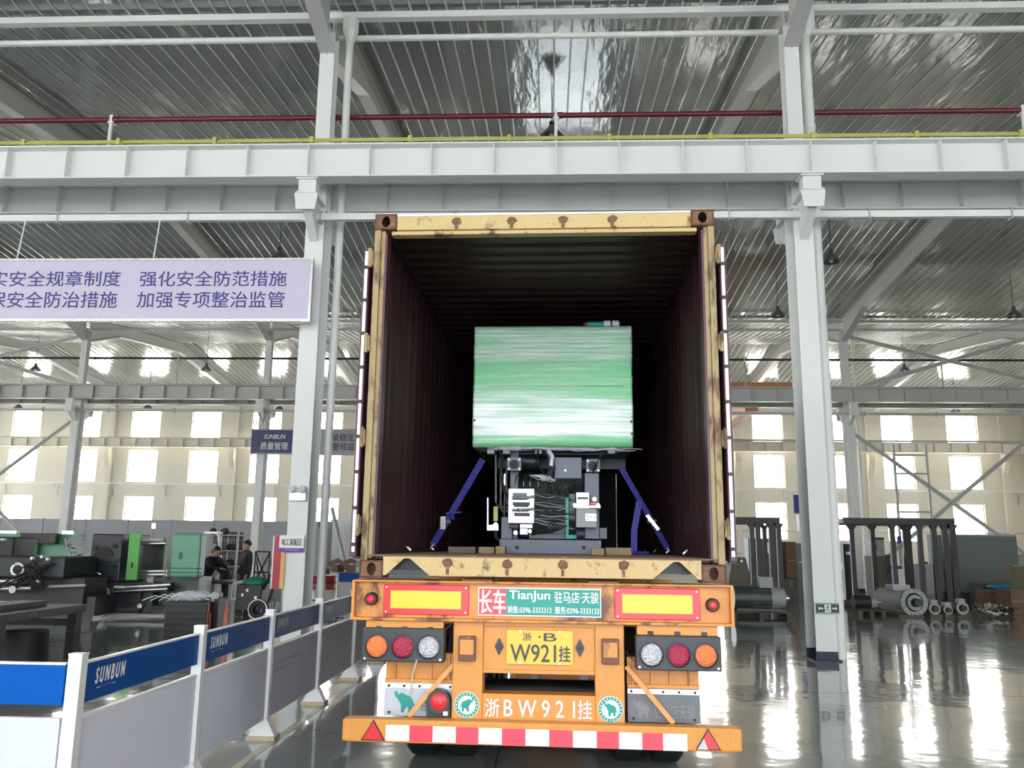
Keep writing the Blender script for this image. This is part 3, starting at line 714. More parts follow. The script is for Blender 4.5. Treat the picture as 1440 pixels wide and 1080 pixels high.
# tail lamp clusters
for cx, z0, order in ((-.897, .842, ('amber', 'magenta', 'clear')), (.892, .825, ('clear', 'magenta', 'amber'))):
    cl = MB().box(cx-.272, cx+.272, -.04, .06, z0, z0+.215).build('tail_lamp_cluster', M['darkgrey'], tr, bevel=.008)
    for k, mt in enumerate(order):
        x = cx+(-.172+k*.172); z = z0+.098
        MB().lathe([(.078, -.038), (.078, -.052), (.069, -.054), (.069, -.045)], (x, 0, z), 'y', 28).build('lamp_rim', M['dark'], cl, smooth=True)
        ln = MB().lathe([(0, -.058), (.03, -.0575), (.055, -.054), (.068, -.046)], (x, 0, z), 'y', 28)
        ln = ln.build('lamp_lens', M[mt], cl, smooth=True); ln['label'] = {'amber': 'orange round tail lens', 'magenta': 'dark red round tail lens', 'clear': 'clear round reversing lens'}[mt]
        MB().box(x-.02, x+.02, .0, .03, z0+.215, zb0-.05).build('lamp_hanger', M['darkgrey'], cl)
    MB().box(cx-.26, cx+.26, .0, .06, zb0-.075, zb0-.012).build('lamp_bracket', M['traily2'], tr, bevel=.004)
    for a in (-.25, .25):
        MB().cyl((cx+a, -.045, z0+.02), (cx+a, -.03, z0+.02), .008, 8).build('screw', M['zinc'], cl)
# fender boxes, white strip, mud flaps
for sx, fm in ((-1, 'flap'), (1, 'flapdark')):
    x0, x1 = sx*.575, sx*1.045
    fb = MB().box(x0, x1, .16, .20, .69, .88)
    fb.build('fender_box', M['traily2'], tr)
    for k in range(4): xx = x0+(x1-x0)*(.08+.26*k); MB().box(xx-.008, xx+.008, .13, .162, .71, .88).build('fender_rib', M['traily'], tr)
    MB().box(x0, x1, .13, .17, .690, .712).build('fender_lip', M['traily2'], tr)
    fl_ = MB().box(x0, x1, .135, .150, .475, .690).build('mudflap', M[fm], tr, bevel=.004)
    MB().box(x0, x1, .125, .136, .655, .685).build('flap_strip', M['zinc'], fl_)
    for k in range(5): xx = x0+(x1-x0)*(.05+.22*k); MB().cyl((xx, .116, .670), (xx, .126, .670), .009, 8).build('bolt', M['dark'], fl_)
    for k in (0.08, .92): xx = x0+(x1-x0)*k; MB().cyl((xx, .124, .50), (xx, .136, .50), .009, 8).build('bolt', M['dark'], fl_)
    em = M['teal'] if sx < 0 else M['textgrey']
    def elephant(cx, cz, s, y, mt, par, flip=1, nm='elephant_print'):
        pts = [(-.9,.55),(-1.0,.85),(-.78,.98),(-.62,.80),(-.72,.72),(-.60,.62),(-.42,.78),(-.15,.80),(.1,.62),(.45,.55),(.72,.30),(.85,-.1),(.95,-.45),(.84,-.40),(.72,-.15),(.70,-.9),(.40,-.9),(.38,-.45),(.18,-.42),(.16,-.55),(.02,-.55),(-.02,-.9),(-.32,-.9),(-.32,-.15),(-.50,.05),(-.62,.30),(-.80,.42)]
        return MB().prism([(cx+flip*a*s, cz+b*s) for a, b in pts], y, y+.003, 'y').build(nm, mt, par)
    if sx < 0:
        elephant(-.905, .565, .072, .130, em, fl_)
        text('驻马店', -.80, -.64, .51, .58, .131, M['textgrey'], fl_, bold=.01)
    else:
        elephant(.665, .560, .060, .130, em, fl_)
        text('驻马店天骏', .745, 1.01, .505, .590, .131, em, fl_, bold=.02)
# bumper with tape
bp = MB().box(-1.25, 1.25, -.06, .04, .348, .492).box(-1.27, -1.19, -.062, .04, .352, .488).box(1.19, 1.27, -.062, .04, .352, .488)
bp = bp.build('rear_bumper', M['traily2'], tr, bevel=.012)
xs = [-.985, -.83, -.68, -.53, -.385, -.235, -.085, .065, .215, .365, .505, .65, .78, .93]
for k, (a, b) in enumerate(zip(xs, xs[1:])):
    o = MB().box(a, b, -.0635, -.060, .362-.006*k/6, .458-.004*k/6).build('tape_segment', M['tapered' if k % 2 else 'tapewhite'], bp)
    o['label'] = 'red tape segment' if k % 2 else 'white tape segment'
for cx, mt in ((-1.065, 'red'), (1.06, 'magenta')):
    t_ = MB().prism([(cx-.078, .362), (cx+.078, .362), (cx, .488)], -.070, -.058, 'y').build('triangle_reflector', M['dark'], bp)
    MB().prism([(cx-.066, .369), (cx+.066, .369), (cx, .476)], -.074, -.069, 'y').build('reflector_face', M['red'], t_)
    if cx > 0: o = MB().prism([(cx-.070, .366), (cx-.005, .366), (cx-.028, .432)], -.076, -.0735, 'y').build('scuffed_patch', M['flap'], t_)
# round stickers
for cx, cz, fl2 in ((-.475, .575, -1), (.458, .570, 1)):
    st = MB().cyl((cx, .030, cz), (cx, .0345, cz), .082, 32).build('round_sticker', M['text'], tr)
    MB().lathe([(.078, .0285), (.058, .0285)], (cx, 0, cz), 'y', 32).build('teal_ring', M['teal'], st)
    elephant(cx, cz, .045, .0275, M['teal'], st, fl2)
    for k in range(20):
        a = 2*PI*k/20; MB().cyl((cx+.068*math.cos(a), .0275, cz+.068*math.sin(a)), (cx+.068*math.cos(a), .0288, cz+.068*math.sin(a)), .005, 6).build('ring_letter', M['text'], st)
# fog lamp beside the left post
fg = MB().box(-.745, -.585, .06, .13, .485, .60).cyl((-.665, .04, .585), (-.665, .13, .585), .078, 24).build('fog_lamp', M['darkgrey'], tr, bevel=.004)
MB().lathe([(0, .018), (.035, .02), (.055, .035)], (-.66, 0, .59), 'y', 24).build('lamp_lens', M['red'], fg, smooth=True)
MB().box(-.63, -.60, .035, .06, .505, .53).build('white_label', M['text'], fg)
for sx in (-1, 1): MB().bar((sx*.565, .09, .83), (sx*.86, .05, .492), .03, .03, (0, 1, 0)).build('diagonal_strut', M['traily2'], tr)
# rope and wires
MB().tube([(-.80, -.045, .86), (-.835, .0, .75), (-.86, .10, .62)], .005, 5).build('rope', M['zinc'], tr)
MB().tube([(.56, .03, .93), (.60, -.02, .885), (.68, -.02, .88)], .004, 5).build('wire', M['dark'], tr)
MB().tube([(-.57, .0, 1.10), (-.60, -.01, 1.07), (-.63, -.02, 1.045)], .004, 5).build('wire', M['dark'], tr)
# axles and wheels
for k in range(3):
    yy = 1.22+1.31*k
    MB().cyl((-.9, yy, .5), (.9, yy, .5), .07, 14).build('axle', M['dark'], tr, smooth=True)
    for sx in (-1, 1):
        for off in (.92, .62):
            x0 = sx*off-.13
            w_ = MB().lathe([(.28, 0), (.40, 0), (.47, .02), (.50, .05), (.50, .21), (.47, .24), (.40, .26), (.28, .26)], (x0, yy, .503), 'x', 36).build('wheel', M['black'], tr, smooth=True)
            MB().lathe([(.28, .03), (.20, .09), (.10, .10), (0, .10)], (x0, yy, .503), 'x', 24).lathe([(.28, .23), (.20, .17), (0, .17)], (x0, yy, .503), 'x', 24).build('rim', M['greysteel'], w_, smooth=True)
# landing of the gooseneck: a simple drawn tractor far in front carries the trailer
tk = empty('tractor_unit', (TX+12.9*math.sin(-TYAW), TY+14.6, 0), TYAW, 'tractor unit hidden ahead of the container at the trailer front', 'truck')
MB().box(-1.2, 1.2, .6, 2.4, .9, 3.3).prism([(-1.2, .55), (1.2, .55), (1.2, .95), (-1.2, .95)], -1.2, 2.5, 'y').build('cab', M['traily2'], tk, bevel=.06)
MB().box(-1.05, 1.05, 2.35, 2.43, 1.9, 2.9).build('windscreen', M['dark'], tk)
for yy in (-.3, 1.6):
    for sx in (-1, 1): MB().lathe([(.28, 0), (.45, 0), (.50, .05), (.50, .25), (.45, .3), (.28, .3)], (sx*1.03-.15, yy, .503), 'x', 24).build('wheel', M['black'], tk, smooth=True)

# ================================================================== MACHINE IN THE CONTAINER
VM = 1.85
mc = empty('wrapped_machine', (TX, TY, 0), TYAW, 'film wrapped green moulding machine standing inside the open container', 'machine')
def rrect(x0, x1, z0, z1, r, n_=5):
    pts = []
    for cx, cz, a0 in ((x1-r, z1-r, 0), (x0+r, z1-r, 90), (x0+r, z0+r, 180), (x1-r, z0+r, 270)):
        for k in range(n_+1): a = math.radians(a0+90*k/n_); pts.append((cx+r*math.cos(a), cz+r*math.sin(a)))
    return pts
cx0, cx1, cz0, cz1 = -.685, .765, 2.475, 3.610
# cover: cross-section in y-z (rounded front top and bottom edges) extruded across x
def cover(dx, name, mt, par):
    poly = []
    y0, y1 = VM-dx, VM+2.9
    for k in range(6): a = math.radians(180+90*k/5); poly.append((y0+.06+.06*math.cos(a), cz0-dx+.06+.06*math.sin(a)))
    poly += [(y1, cz0-dx), (y1, cz1+dx)]
    for k in range(6): a = math.radians(90+90*k/5); poly.append((y0+.05+.05*math.cos(a), cz1+dx-.05+.05*math.sin(a)))
    return MB().prism(poly, cx0-dx, cx1+dx, 'x').build(name, mt, par, bevel=.015)
cv = cover(0, 'green_cover', M['fgreen'], mc)
cover(.006, 'stretch_film', M['film'], cv)
MB().box(cx0+.10, cx1-.08, VM-.0035, VM, 3.035, 3.040).build('cover_seam', M['textblack'], cv)
for x, z in ((cx0+.015, 2.72), (cx1-.015, 2.71), (cx1-.01, 2.60)): MB().cyl((x, VM-.01, z), (x, VM+.01, z), .012, 8).build('cover_hinge', M['dark'], cv)
random.seed(3)
fs_ = MB()   # gathered film fringe under the cover
for k in range(70):
    x = random.uniform(cx0+.12, cx1-.06); z = 2.475-random.uniform(0, .02); l = random.uniform(.05, .22)
    fs_.tube([(x, VM+.01, z), (x+l*.5, VM-.01, z-random.uniform(-.004, .018)), (x+l, VM+.01, z-random.uniform(-.006, .012))], random.uniform(.001, .0035), 4)
fs_ = fs_.build('film_fringe', M['bagw'], mc); fs_['kind'] = 'stuff'
def tbox(px0, py0, px1, py1, v0, dep, name, mt, par=None, bevel=.004, sink=0):
    a, b = T(px0, py0, v0), T(px1, py1, v0)
    return MB().box(a.x, b.x, v0, v0+dep, b.z-sink, a.z).build(name, M[mt], par or mc, bevel=bevel)
def tcyl(px, py, r, v0, dep, name, mt, par=None, n=20):
    a = T(px, py, v0); return MB().cyl((a.x, v0, a.z), (a.x, v0+dep, a.z), r, n).build(name, M[mt], par or mc, smooth=True)
# base casting and side frames
bs = MB().box(T(702, 770, VM).x, T(846, 770, VM).x, VM, VM+2.8, FL, T(702, 758, VM).z)
bs = bs.build('base_beam', M['bluegrey'], mc, bevel=.006)
for px in (727, 821): tcyl(px, 770, .017, VM-.004, .02, 'lifting_hole', 'black', bs)
tbox(718, 628, 728, 758, VM+.25, 2.3, 'side_frame', 'bluegrey')
tbox(705, 727, 720, 758, VM+.10, 1.5, 'side_frame', 'bluegrey')
tbox(822, 665, 843, 758, VM+.15, 2.3, 'side_frame', 'bluegrey')
tbox(702, 632, 862, 640, VM+.35, .3, 'cross_beam', 'cast')
tbox(676, 628, 888, 636, VM+.25, 2.2, 'upper_tray', 'darkgrey')
tbox(700, 634, 880, 660, VM+.9, .6, 'upper_block', 'cast')
MB().cyl(T(728, 648, VM+.5), T(758, 649, VM+.5), .085, 20).build('shadowed_cylinder', M['cast'], mc, smooth=True)
tbox(724, 660, 822, 757, VM+1.4, .4, 'inner_bulkhead', 'dark')
fp = tbox(780, 643, 818, 673, VM+.05, .03, 'grey_cover_plate', 'bluegrey')
a = T(795, 661, VM+.045); MB().prism([(a.x-.012, a.z-.01), (a.x+.012, a.z-.01), (a.x, a.z+.012)], VM+.045, VM+.05, 'y').build('warning_mark', M['zinc'], fp)
for px, py in ((834, 655), (723, 653)):
    pl = tbox(px-10, py-10, px+10, py+9, VM+.10, .03, 'flange_plate', 'bluegrey'); tcyl(px, py, .042, VM+.092, .02, 'flange_bore', 'black', pl)
    for i in (-7.5, 7.5):
        for j_ in (-7, 6.5): tcyl(px+i, py+j_, .006, VM+.094, .01, 'bolt', 'steel', pl, 8)
# valve block
vb = tbox(715, 687, 751, 736, VM-.02, .14, 'valve_block', 'zinc')
tbox(721, 693, 741, 703, VM-.03, .02, 'valve_window', 'bluegrey', vb); tbox(721, 706, 745, 711, VM-.03, .02, 'valve_slot', 'dark', vb); tbox(723, 721, 745, 726, VM-.03, .02, 'valve_slot', 'dark', vb); tbox(723, 710, 743, 713, VM-.03, .02, 'valve_slot', 'dark', vb)
for py in (700, 717):
    for px in (729, 736, 741):
        a = T(px, py, VM-.05); MB().blob((a.x, a.y, a.z), .022, .03, .016).build('valve_knob', M['steel'], vb, smooth=True)
    a, b = T(720, py, VM-.06), T(752, py-2, VM-.06); MB().tube([a, a.lerp(b, .5)+Vector((0, -.01, -.008)), b], .012, 10).build('hydraulic_pipe', M['steel'], vb, smooth=True)
tbox(716, 737, 729, 743, VM+.02, .06, 'terminal_block', 'dark', mc); tbox(731, 737, 749, 743, VM-.01, .08, 'lower_manifold', 'zinc', mc)
tbox(731, 743, 742, 752, VM, .08, 'manifold_foot', 'zinc', mc); tcyl(725, 749, .018, VM-.02, .06, 'pressure_fitting', 'steel'); tcyl(745, 747, .016, VM-.02, .06, 'pressure_fitting', 'steel')
for px in (725, 736, 745, 757):
    a, b = T(px, 684, VM+.03), T(px, 677, VM+.03); MB().cyl(a, b, .012, 8, .006).build('hose_fitting', M['steel'], mc)
    MB().tube([b, b+Vector((.005, .02, .05)), b+Vector((.03, .06, .07)), b+Vector((.04, .18, .02))], .006, 6).build('hose', M['dark'], mc)
# pipes bundled across the middle
random.seed(11)
for k in range(20):
    y_ = 692+k*2.3
    a, b = T(752, y_+random.uniform(-2, 2), VM+.02), T(808-random.uniform(0, 14), y_+random.uniform(-1, 9), VM+.22)
    MB().tube([a, a.lerp(b, .35)+Vector((0, .05, random.uniform(-.015, .015))), a.lerp(b, .7)+Vector((0, .03, random.uniform(-.015, .015))), b], random.choice((.004, .006, .008)), 6).build('pipe', M[random.choice(('darkgrey', 'steel', 'black', 'greysteel', 'steel', 'cabinet'))], mc, smooth=True)
for k in range(5):
    a, b = T(748+k*3, 752-k, VM+.05), T(776+k*5, 735+k, VM+.15)
    MB().tube([a, a.lerp(b, .4)+Vector((0, 0, -.03)), a.lerp(b, .8)+Vector((0, 0, -.015)), b], .008, 7).build('hose', M['black'], mc, smooth=True)
for k in range(16):   # cable harness above the middle
    a = T(random.uniform(770, 815), 676, VM+.30); b = T(random.uniform(765, 825), random.uniform(690, 706), VM+.35)
    MB().tube([a, a.lerp(b, .5)+Vector((random.uniform(-.03, .03), -.03, 0)), b], .004, 5).build('cable', M['dark'], mc)
for k in range(10):
    a = T(random.uniform(744, 762), 668, VM); b = T(random.uniform(765, 784), random.uniform(668, 678), VM)
    MB().tube([a, a.lerp(b, .5)+Vector((0, -.02, random.uniform(-.03, .02))), b], .003, 5).build('film_shred', M['bagw'], mc)
# left side bent pipes
for k, (px, py) in enumerate(((697, 692), (704, 700), (712, 690))):
    p0 = T(px, 640+4*k, VM+.2); p1 = T(px, py+14, VM+.1); p2 = T(px+4, py+20, VM+.06); p3 = T(716, py+22-4*k, VM+.02)
    MB().tube([p0, p1, p2, p3], .010, 8).build('steel_pipe', M['steel'], mc, smooth=True)
MB().tube([T(707, 640, VM+.15), T(705, 660, VM+.12), T(709, 690, VM+.12), T(716, 702, VM+.05)], .011, 8).build('hose', M['black'], mc)
# drooping wrapped duct
MB().tube([T(770, 634, VM-.01), T(774, 645, VM-.02), T(777, 658, VM-.01), T(771, 672, VM+.05)], .028, 12).build('corrugated_hose', M['darkgrey'], mc, smooth=True)
MB().tube([T(771, 634, VM-.03), T(777, 642, VM-.05), T(775, 655, VM-.04)], .020, 7).build('film_sleeve', M['bagw'], mc)
MB().tube([T(757, 633, VM-.02), T(754, 650, VM+.05), T(766, 668, VM+.1)], .008, 7).build('hose', M['dark'], mc)
MB().tube([T(848, 636, VM-.02), T(841, 648, VM-.01), T(834, 664, VM+.06)], .007, 7).build('hose', M['black'], mc)
# electrical box with white cover plate at right
ub = tbox(810, 715, 839, 742, VM+.0, .16, 'oil_box', 'cabinet'); tbox(823, 722, 839, 733, VM-.004, .006, 'type_plate', 'zinc', ub)
text('SY 1', T(825, 730, VM).x, T(837, 730, VM).x, T(0+825, 731, VM).z, T(825, 724, VM).z, VM-.0055, M['textblack'], ub)
wp = MB(); a0, a1 = T(810, 692, VM-.02), T(829, 716, VM-.02); wp.box(a0.x, a1.x, VM-.02, VM+.10, a1.z, a0.z); a0, a1 = T(806, 710, VM-.02), T(845, 715, VM-.02); wp.box(a0.x, a1.x, VM-.025, VM+.12, a1.z, a0.z)
wp = wp.build('white_bracket', M['zinc'], mc, bevel=.006); tbox(812, 699, 827, 702, VM-.026, .01, 'bracket_slot', 'darkgrey', wp)
for px in (808, 841): tcyl(px, 710, .014, VM-.035, .02, 'bracket_eye', 'steel', wp)
tcyl(836, 702, .020, VM, .02, 'pressure_gauge', 'zinc'); tbox(830, 706, 840, 710, VM-.01, .03, 'red_valve', 'red')
tbox(795, 700, 800, 758, VM+.20, .05, 'green_post', 'teal'); tbox(795, 752, 812, 758, VM+.18, .2, 'green_bracket', 'teal'); tbox(800, 694, 809, 733, VM+.28, .02, 'green_plate', 'motorg')
tbox(843, 742, 854, 758, VM+.18, .3, 'green_bracket', 'motorg')
MB().cyl(T(811, 751, VM+.12), T(822, 751, VM+.12), .055, 18).build('motor_barrel', M['darkblue'], mc, smooth=True)
tbox(744, 750, 795, 758, VM+.5, .1, 'oil_tray', 'cabinet'); tbox(771, 735, 794, 758, VM+.6, .02, 'dirty_back_plate', 'flap')
# white angled bracket at far left
MB().bar(T(686, 700, VM+.1), T(686, 744, VM+.1), .012, .02).bar(T(685, 742, VM+.1), T(701, 742, VM+.1), .03, .05).build('white_arm', M['zinc'], mc)
tcyl(697, 738, .020, VM+.05, .04, 'arm_roller', 'steel'); tbox(694, 712, 700, 733, VM+.12, .03, 'yellow_hose_guard', 'yellow')
MB().tube([T(697, 745, VM+.1), T(697, 755, VM+.1), T(703, 762, VM+.12)], .016, 8).build('hose', M['black'], mc)
for px in (690, 712, 757, 860): tbox(px-5, 632, px+5, 638, VM+.1, .1, 'tray_clip', 'greysteel')
# items riding on the cover
b_ = T(818, 456, VM+.1)
bt = empty('drinks_bottle', (TX, TY, 0), TYAW, 'small green bottle lying on top of the wrapped cover', 'bottle')
zz = cz1+.006+.028; xa_, xb_ = T(822, 456, VM+.1).x, T(852, 456, VM+.1).x
MB().cyl((xa_+.03, VM+.1, zz), (xb_-.02, VM+.1, zz), .028, 14).build('bottle_body', M['teal'], bt, smooth=True); MB().cyl((xa_-.01, VM+.1, zz), (xa_+.03, VM+.1, zz), .012, 12, .028).build('bottle_neck', M['signred'], bt, smooth=True)
for i, px in enumerate((853, 865)):
    g_ = MB().cyl((T(px-4, 456, VM+.1).x, VM+.1, zz+.004), (T(px+4.5, 456, VM+.1).x, VM+.1, zz+.004), .033, 16).blob((T(px+4.5, 456, VM+.1).x, VM+.1, zz+.004), .014, .032, .032)
    g_ = g_.build('film_roll_end', M['bagw'], None, smooth=True, loc=(TX, TY, 0), rz=TYAW)
    tag(g_, ('left small white roll lying on the green cover beside the bottle', 'right small white roll lying on the green cover')[i], 'roll')
# ratchet straps
def strap(pts, name, lab, wd=.05):
    s_ = empty(name, (TX, TY, 0), TYAW, lab, 'strap'); mb = MB(); pts = [Vector(p) for p in pts]
    for a, b in zip(pts, pts[1:]): mb.bar(a, b, wd, .004, (0, 1, 0) if abs((b-a).normalized().y) < .9 else (0, 0, 1))
    mb.build('webbing', M['strap'], s_); return s_
p0, p1 = T(679, 646, 2.1), Vector((-1.11, 2.38, FL+.06))
s1 = strap([p0, p1], 'ratchet_strap', 'blue ratchet strap slanting down left of the machine', .06)
mid = p0.lerp(p1, .72); MB().bar(mid-Vector((.03, .01, -.05)), mid+Vector((-.03, 0, -.07)), .05, .03).cyl(mid+Vector((-.04, 0, 0)), mid+Vector((.04, 0, 0)), .02, 10).build('ratchet_buckle', M['steel'], s1)
mid = p0.lerp(p1, .62); MB().bar(mid-Vector((.05, 0, 0)), mid+Vector((.10, -.02, .01)), .04, .012).bar(mid, mid+Vector((.02, -.03, -.06)), .04, .01).build('loose_tail', M['strap'], s1)
MB().tube([p1+Vector((.03, 0, .03)), p1+Vector((0, -.01, .0)), p1+Vector((-.02, 0, -.03))], .007, 6).build('hook', M['zinc'], s1)
p0, p1 = T(873, 657, 2.1), Vector((1.11, 2.38, FL+.06))
s2 = strap([p0, p1], 'ratchet_strap', 'blue ratchet strap slanting down right of the machine', .05)
mid = p0.lerp(p1, .66); MB().bar(mid-Vector((.05, 0, -.06)), mid+Vector((.06, 0, -.08)), .05, .03).cyl(mid+Vector((-.04, 0, 0)), mid+Vector((.04, 0, 0)), .02, 10).build('ratchet_buckle', M['steel'], s2)
MB().tube([p1+Vector((-.03, 0, .03)), p1, p1+Vector((.02, 0, -.03))], .007, 6).build('hook', M['zinc'], s2)
a = T(899, 705, 2.0); b = T(892, 745, 2.0); c_ = T(892, 779, 1.9); d_ = T(912, 781, 1.8)
strap([a, b, Vector((c_.x, 1.95, FL+.01)), Vector((d_.x, 1.8, FL+.006))], 'strap_tail', 'blue strap end hanging straight down right of the machine', .055)
# timber chocks on the container floor
for i, (px0, px1, v0, lab) in enumerate(((673, 695, 1.5, 'pale timber chock left of the machine foot'), (697, 710, 1.4, 'short timber block against the machine foot, left'), (832, 850, 1.35, 'low dark timber block under the machine corner, right'), (852, 888, 1.55, 'timber chock right of the machine foot'), (630, 668, 1.5, 'dark low plank lying at the left of the container floor'))):
    x0, x1 = T(px0, 775, v0).x, T(px1, 775, v0).x
    tag(MB().box(x0, x1, v0, v0+.22, FL+.001, FL+.055+.008*(i % 2)).build('timber_chock', M['wood' if i != 4 else 'olive'], None, bevel=.004, loc=(TX, TY, 0), rz=TYAW), lab, 'wood block')

# ================================================================== BARRIER beside the lane
BX = -2.37; BY = [4.33, 5.85, 7.32, 8.88, 10.45, 12.0]
postlab = ['nearest thick-looking white barrier post at the corner of the barrier', 'second white barrier post counted from the camera', 'third white barrier post, flared foot on the floor', 'fourth white barrier post with a flared foot', 'fifth white barrier post close to the trailer lamps', 'last white barrier post hidden behind the trailer']
pp = None
for y, lab in zip(BY, postlab):
    p = empty('barrier_post', (BX, y, 0), label=lab, cat='post')
    if pp is None:
        a = MB().box(-.035, .035, -.03, .03, .10, 1.03).mesh('post_tube', M['aluminium']); b = MB().box(-.037, .037, -.032, .032, 1.03, 1.04).mesh('post_cap', M['aluminium'])
        f_ = MB().prism([(-.11, .03), (.11, .03), (.035, .17), (-.035, .17)], -.05, .05, 'y').mesh('flared_foot', M['aluminium']); g_ = MB().box(-.12, .12, -.08, .08, 0, .03).mesh('plywood_pad', M['blockfoot']); pp = (a, b, f_, g_)
    for me in pp:
        o = bpy.data.objects.new(me.name.split('.')[0], me); COL.objects.link(o); o.parent = p
def barrier(loc, rz, L_, lab, writing=True, small=False):
    s = empty('barrier_section', loc, rz, lab, 'barrier')
    h0 = .045
    bb = MB().box(h0, L_-h0, -.012, .012, .79, .985).build('blue_board', M['blueboard' if rz == 0 else 'blueboard_dim'], s)  # lane sections take the copy with shade in its colour
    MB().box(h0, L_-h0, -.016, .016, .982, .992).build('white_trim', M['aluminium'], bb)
    gb = MB().box(h0, L_-h0, -.012, .012, .16, .72).build('grey_board', M['greyboard'], s); gb['label'] = 'lilac grey lower board'
    MB().box(h0, L_-h0, -.016, .016, .715, .728).box(h0, L_-h0, -.016, .016, .155, .165).build('white_trim', M['aluminium'], gb)
    if writing:
        text('S U N B U N', .16, .47, .868, .945, -.0135, M['text'], bb, bold=.06, shear=.25)
        text('— · · · · · —', .18, .38, .843, .852, -.0135, M['text'], bb)
    if small:
        text('安全生产 预防为主 综合治理 全员参与', .10, .95, .560, .590, -.0135, M['textgrey'], gb)
        text('持续改进 遵章守纪', .10, .52, .500, .530, -.0135, M['textgrey'], gb)
plab = ['barrier section nearest the camera, running along the lane', 'second barrier section along the lane', 'third barrier section with faint grey lines of lettering', 'fourth barrier section in front of the left near column', 'last barrier section ending behind the trailer']
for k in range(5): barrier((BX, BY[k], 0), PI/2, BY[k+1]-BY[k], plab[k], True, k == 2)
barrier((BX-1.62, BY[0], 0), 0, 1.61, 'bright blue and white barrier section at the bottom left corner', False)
p = empty('barrier_post', (BX-1.62, BY[0], 0), label='white barrier post outside the left edge', cat='post')
for me in pp: o = bpy.data.objects.new(me.name.split('.')[0], me); COL.objects.link(o); o.parent = p

# ================================================================== BANNER AND SIGNS
YBN = 12.62
a, b = P(438, 366, YBN), P(434, 449, YBN)
bn = empty('hanging_banner', (0, YBN, 0), label='large lilac banner with two rows of dark violet lettering', cat='banner')
bx0, bx1, bz0, bz1 = -12.6, a.x, b.z, a.z
MB().box(bx0, bx1, 0, .05, bz0, bz1).build('banner_face', M['banner'], bn)
MB().box(bx0, bx1, -.02, .06, bz1, bz1+.035).box(bx0, bx1, -.02, .06, bz0-.035, bz0).box(bx1, bx1+.035, -.02, .06, bz0-.035, bz1+.035).build('aluminium_frame', M['steel'], bn)
def ptext(s, px0, px1, py0, py1, Y, mt, par, y, **k):
    p0, p1 = P(px0, py1, Y), P(px1, py0, Y)
    return text(s, p0.x, p1.x, p0.z, p1.z, y, mt, par, **k)
ptext('实安全规章制度', -14, 171, 381, 403, YBN, M['textnavy'], bn, -.004, bold=.015)
ptext('强化安全防范措施', 196, 404, 381, 403, YBN, M['textnavy'], bn, -.004, bold=.015)
ptext('保安全防治措施', -18, 166, 410, 433, YBN, M['textnavy'], bn, -.004, bold=.015)
ptext('加强专项整治监管', 192, 401, 410, 433, YBN, M['textnavy'], bn, -.004, bold=.015)
for px in (20, 213, -180):
    x = P(px, 345, YBN).x; MB().cyl((x, .1, bz1), (x, .2, 6.78), .012, 8).cyl((x, .0, bz1+.03), (x, .1, bz1), .012, 8).build('hanger_rod', M['zinc'], bn)
YS = 32.9
def hang_sign(px0, py0, px1, py1, mt, rows, lab, extra=None):
    p0, p1 = P(px0, py1, YS), P(px1, py0, YS); s = empty('hanging_sign', (0, YS, 0), label=lab, cat='sign')
    MB().box(p0.x, p1.x, 0, .08, p0.z, p1.z).build('sign_face', M[mt], s)
    MB().box(p0.x, p1.x, -.02, .1, p0.z-.05, p0.z).box(p0.x, p1.x, -.02, .1, p1.z, p1.z+.04).build('sign_frame', M['greysteel'], s)
    for x in (p0.x+.3, p1.x-.3): MB().cyl((x, .04, p1.z), (x, .78, 6.90), .015, 6).build('hanger_rod', M['greysteel'], s)
    for r in rows: ptext(r[0], r[1], r[2], r[3], r[4], YS, M[r[5]], s, -.01, bold=r[6], shear=r[7])
hang_sign(352, 605, 421, 637, 'navy', [('SUNBUN', 371, 402, 611, 617, 'text', .03, .25), ('质量管理', 366, 405, 622, 632, 'text', .012, 0)], 'navy hanging sign with white lettering left of the near column')
hang_sign(424, 605, 556, 638, 'signgrey', [('突破稳定', 456, 499, 610, 620, 'textblack', .012, 0), ('质量效益', 456, 499, 623, 633, 'textblack', .012, 0)], 'grey hanging sign with dark lettering between column and container')
# blue vertical sign on the far column at right
p0, p1 = P(1117, 722, 33.6), P(1127, 696, 33.6)
s = empty('column_sign', (0, 33.6, 0), label='narrow blue and white sign hanging left of the right near column', cat='sign')
MB().box(p0.x, p1.x+.3, 0, .04, p0.z, p1.z).build('blue_plate', M['strap'], s); MB().box(p0.x+.1, p1.x+.3, 0, .04, p0.z-.7, p0.z-.05).build('white_plate', M['zinc'], s)
MB().cyl((p1.x, .02, p1.z), (p1.x, .02, 6.85), .01, 6).build('hanger_rod', M['greysteel'], s)
# emergency twin light on the left near column
q = P(419.5, 697, 12.93)
el = empty('emergency_light', (q.x, 12.945, q.z), label='white twin-head emergency light fixed to the left near column', cat='lamp')
MB().box(-.135, .135, -.06, 0, -.085, .055).build('battery_box', M['zinc'], el, bevel=.012)
for sx in (-1, 1): hd = MB().lathe([(0, -.10), (.05, -.09), (.062, -.07), (.05, -.02), (.02, 0)], (sx*.08, -.02, .10), 'y', 20).build('lamp_head', M['white'], el, smooth=True); MB().lathe([(0, -.108), (.045, -.098)], (sx*.08, -.02, .10), 'y', 18).build('lamp_glass', M['clear'], hd, smooth=True)
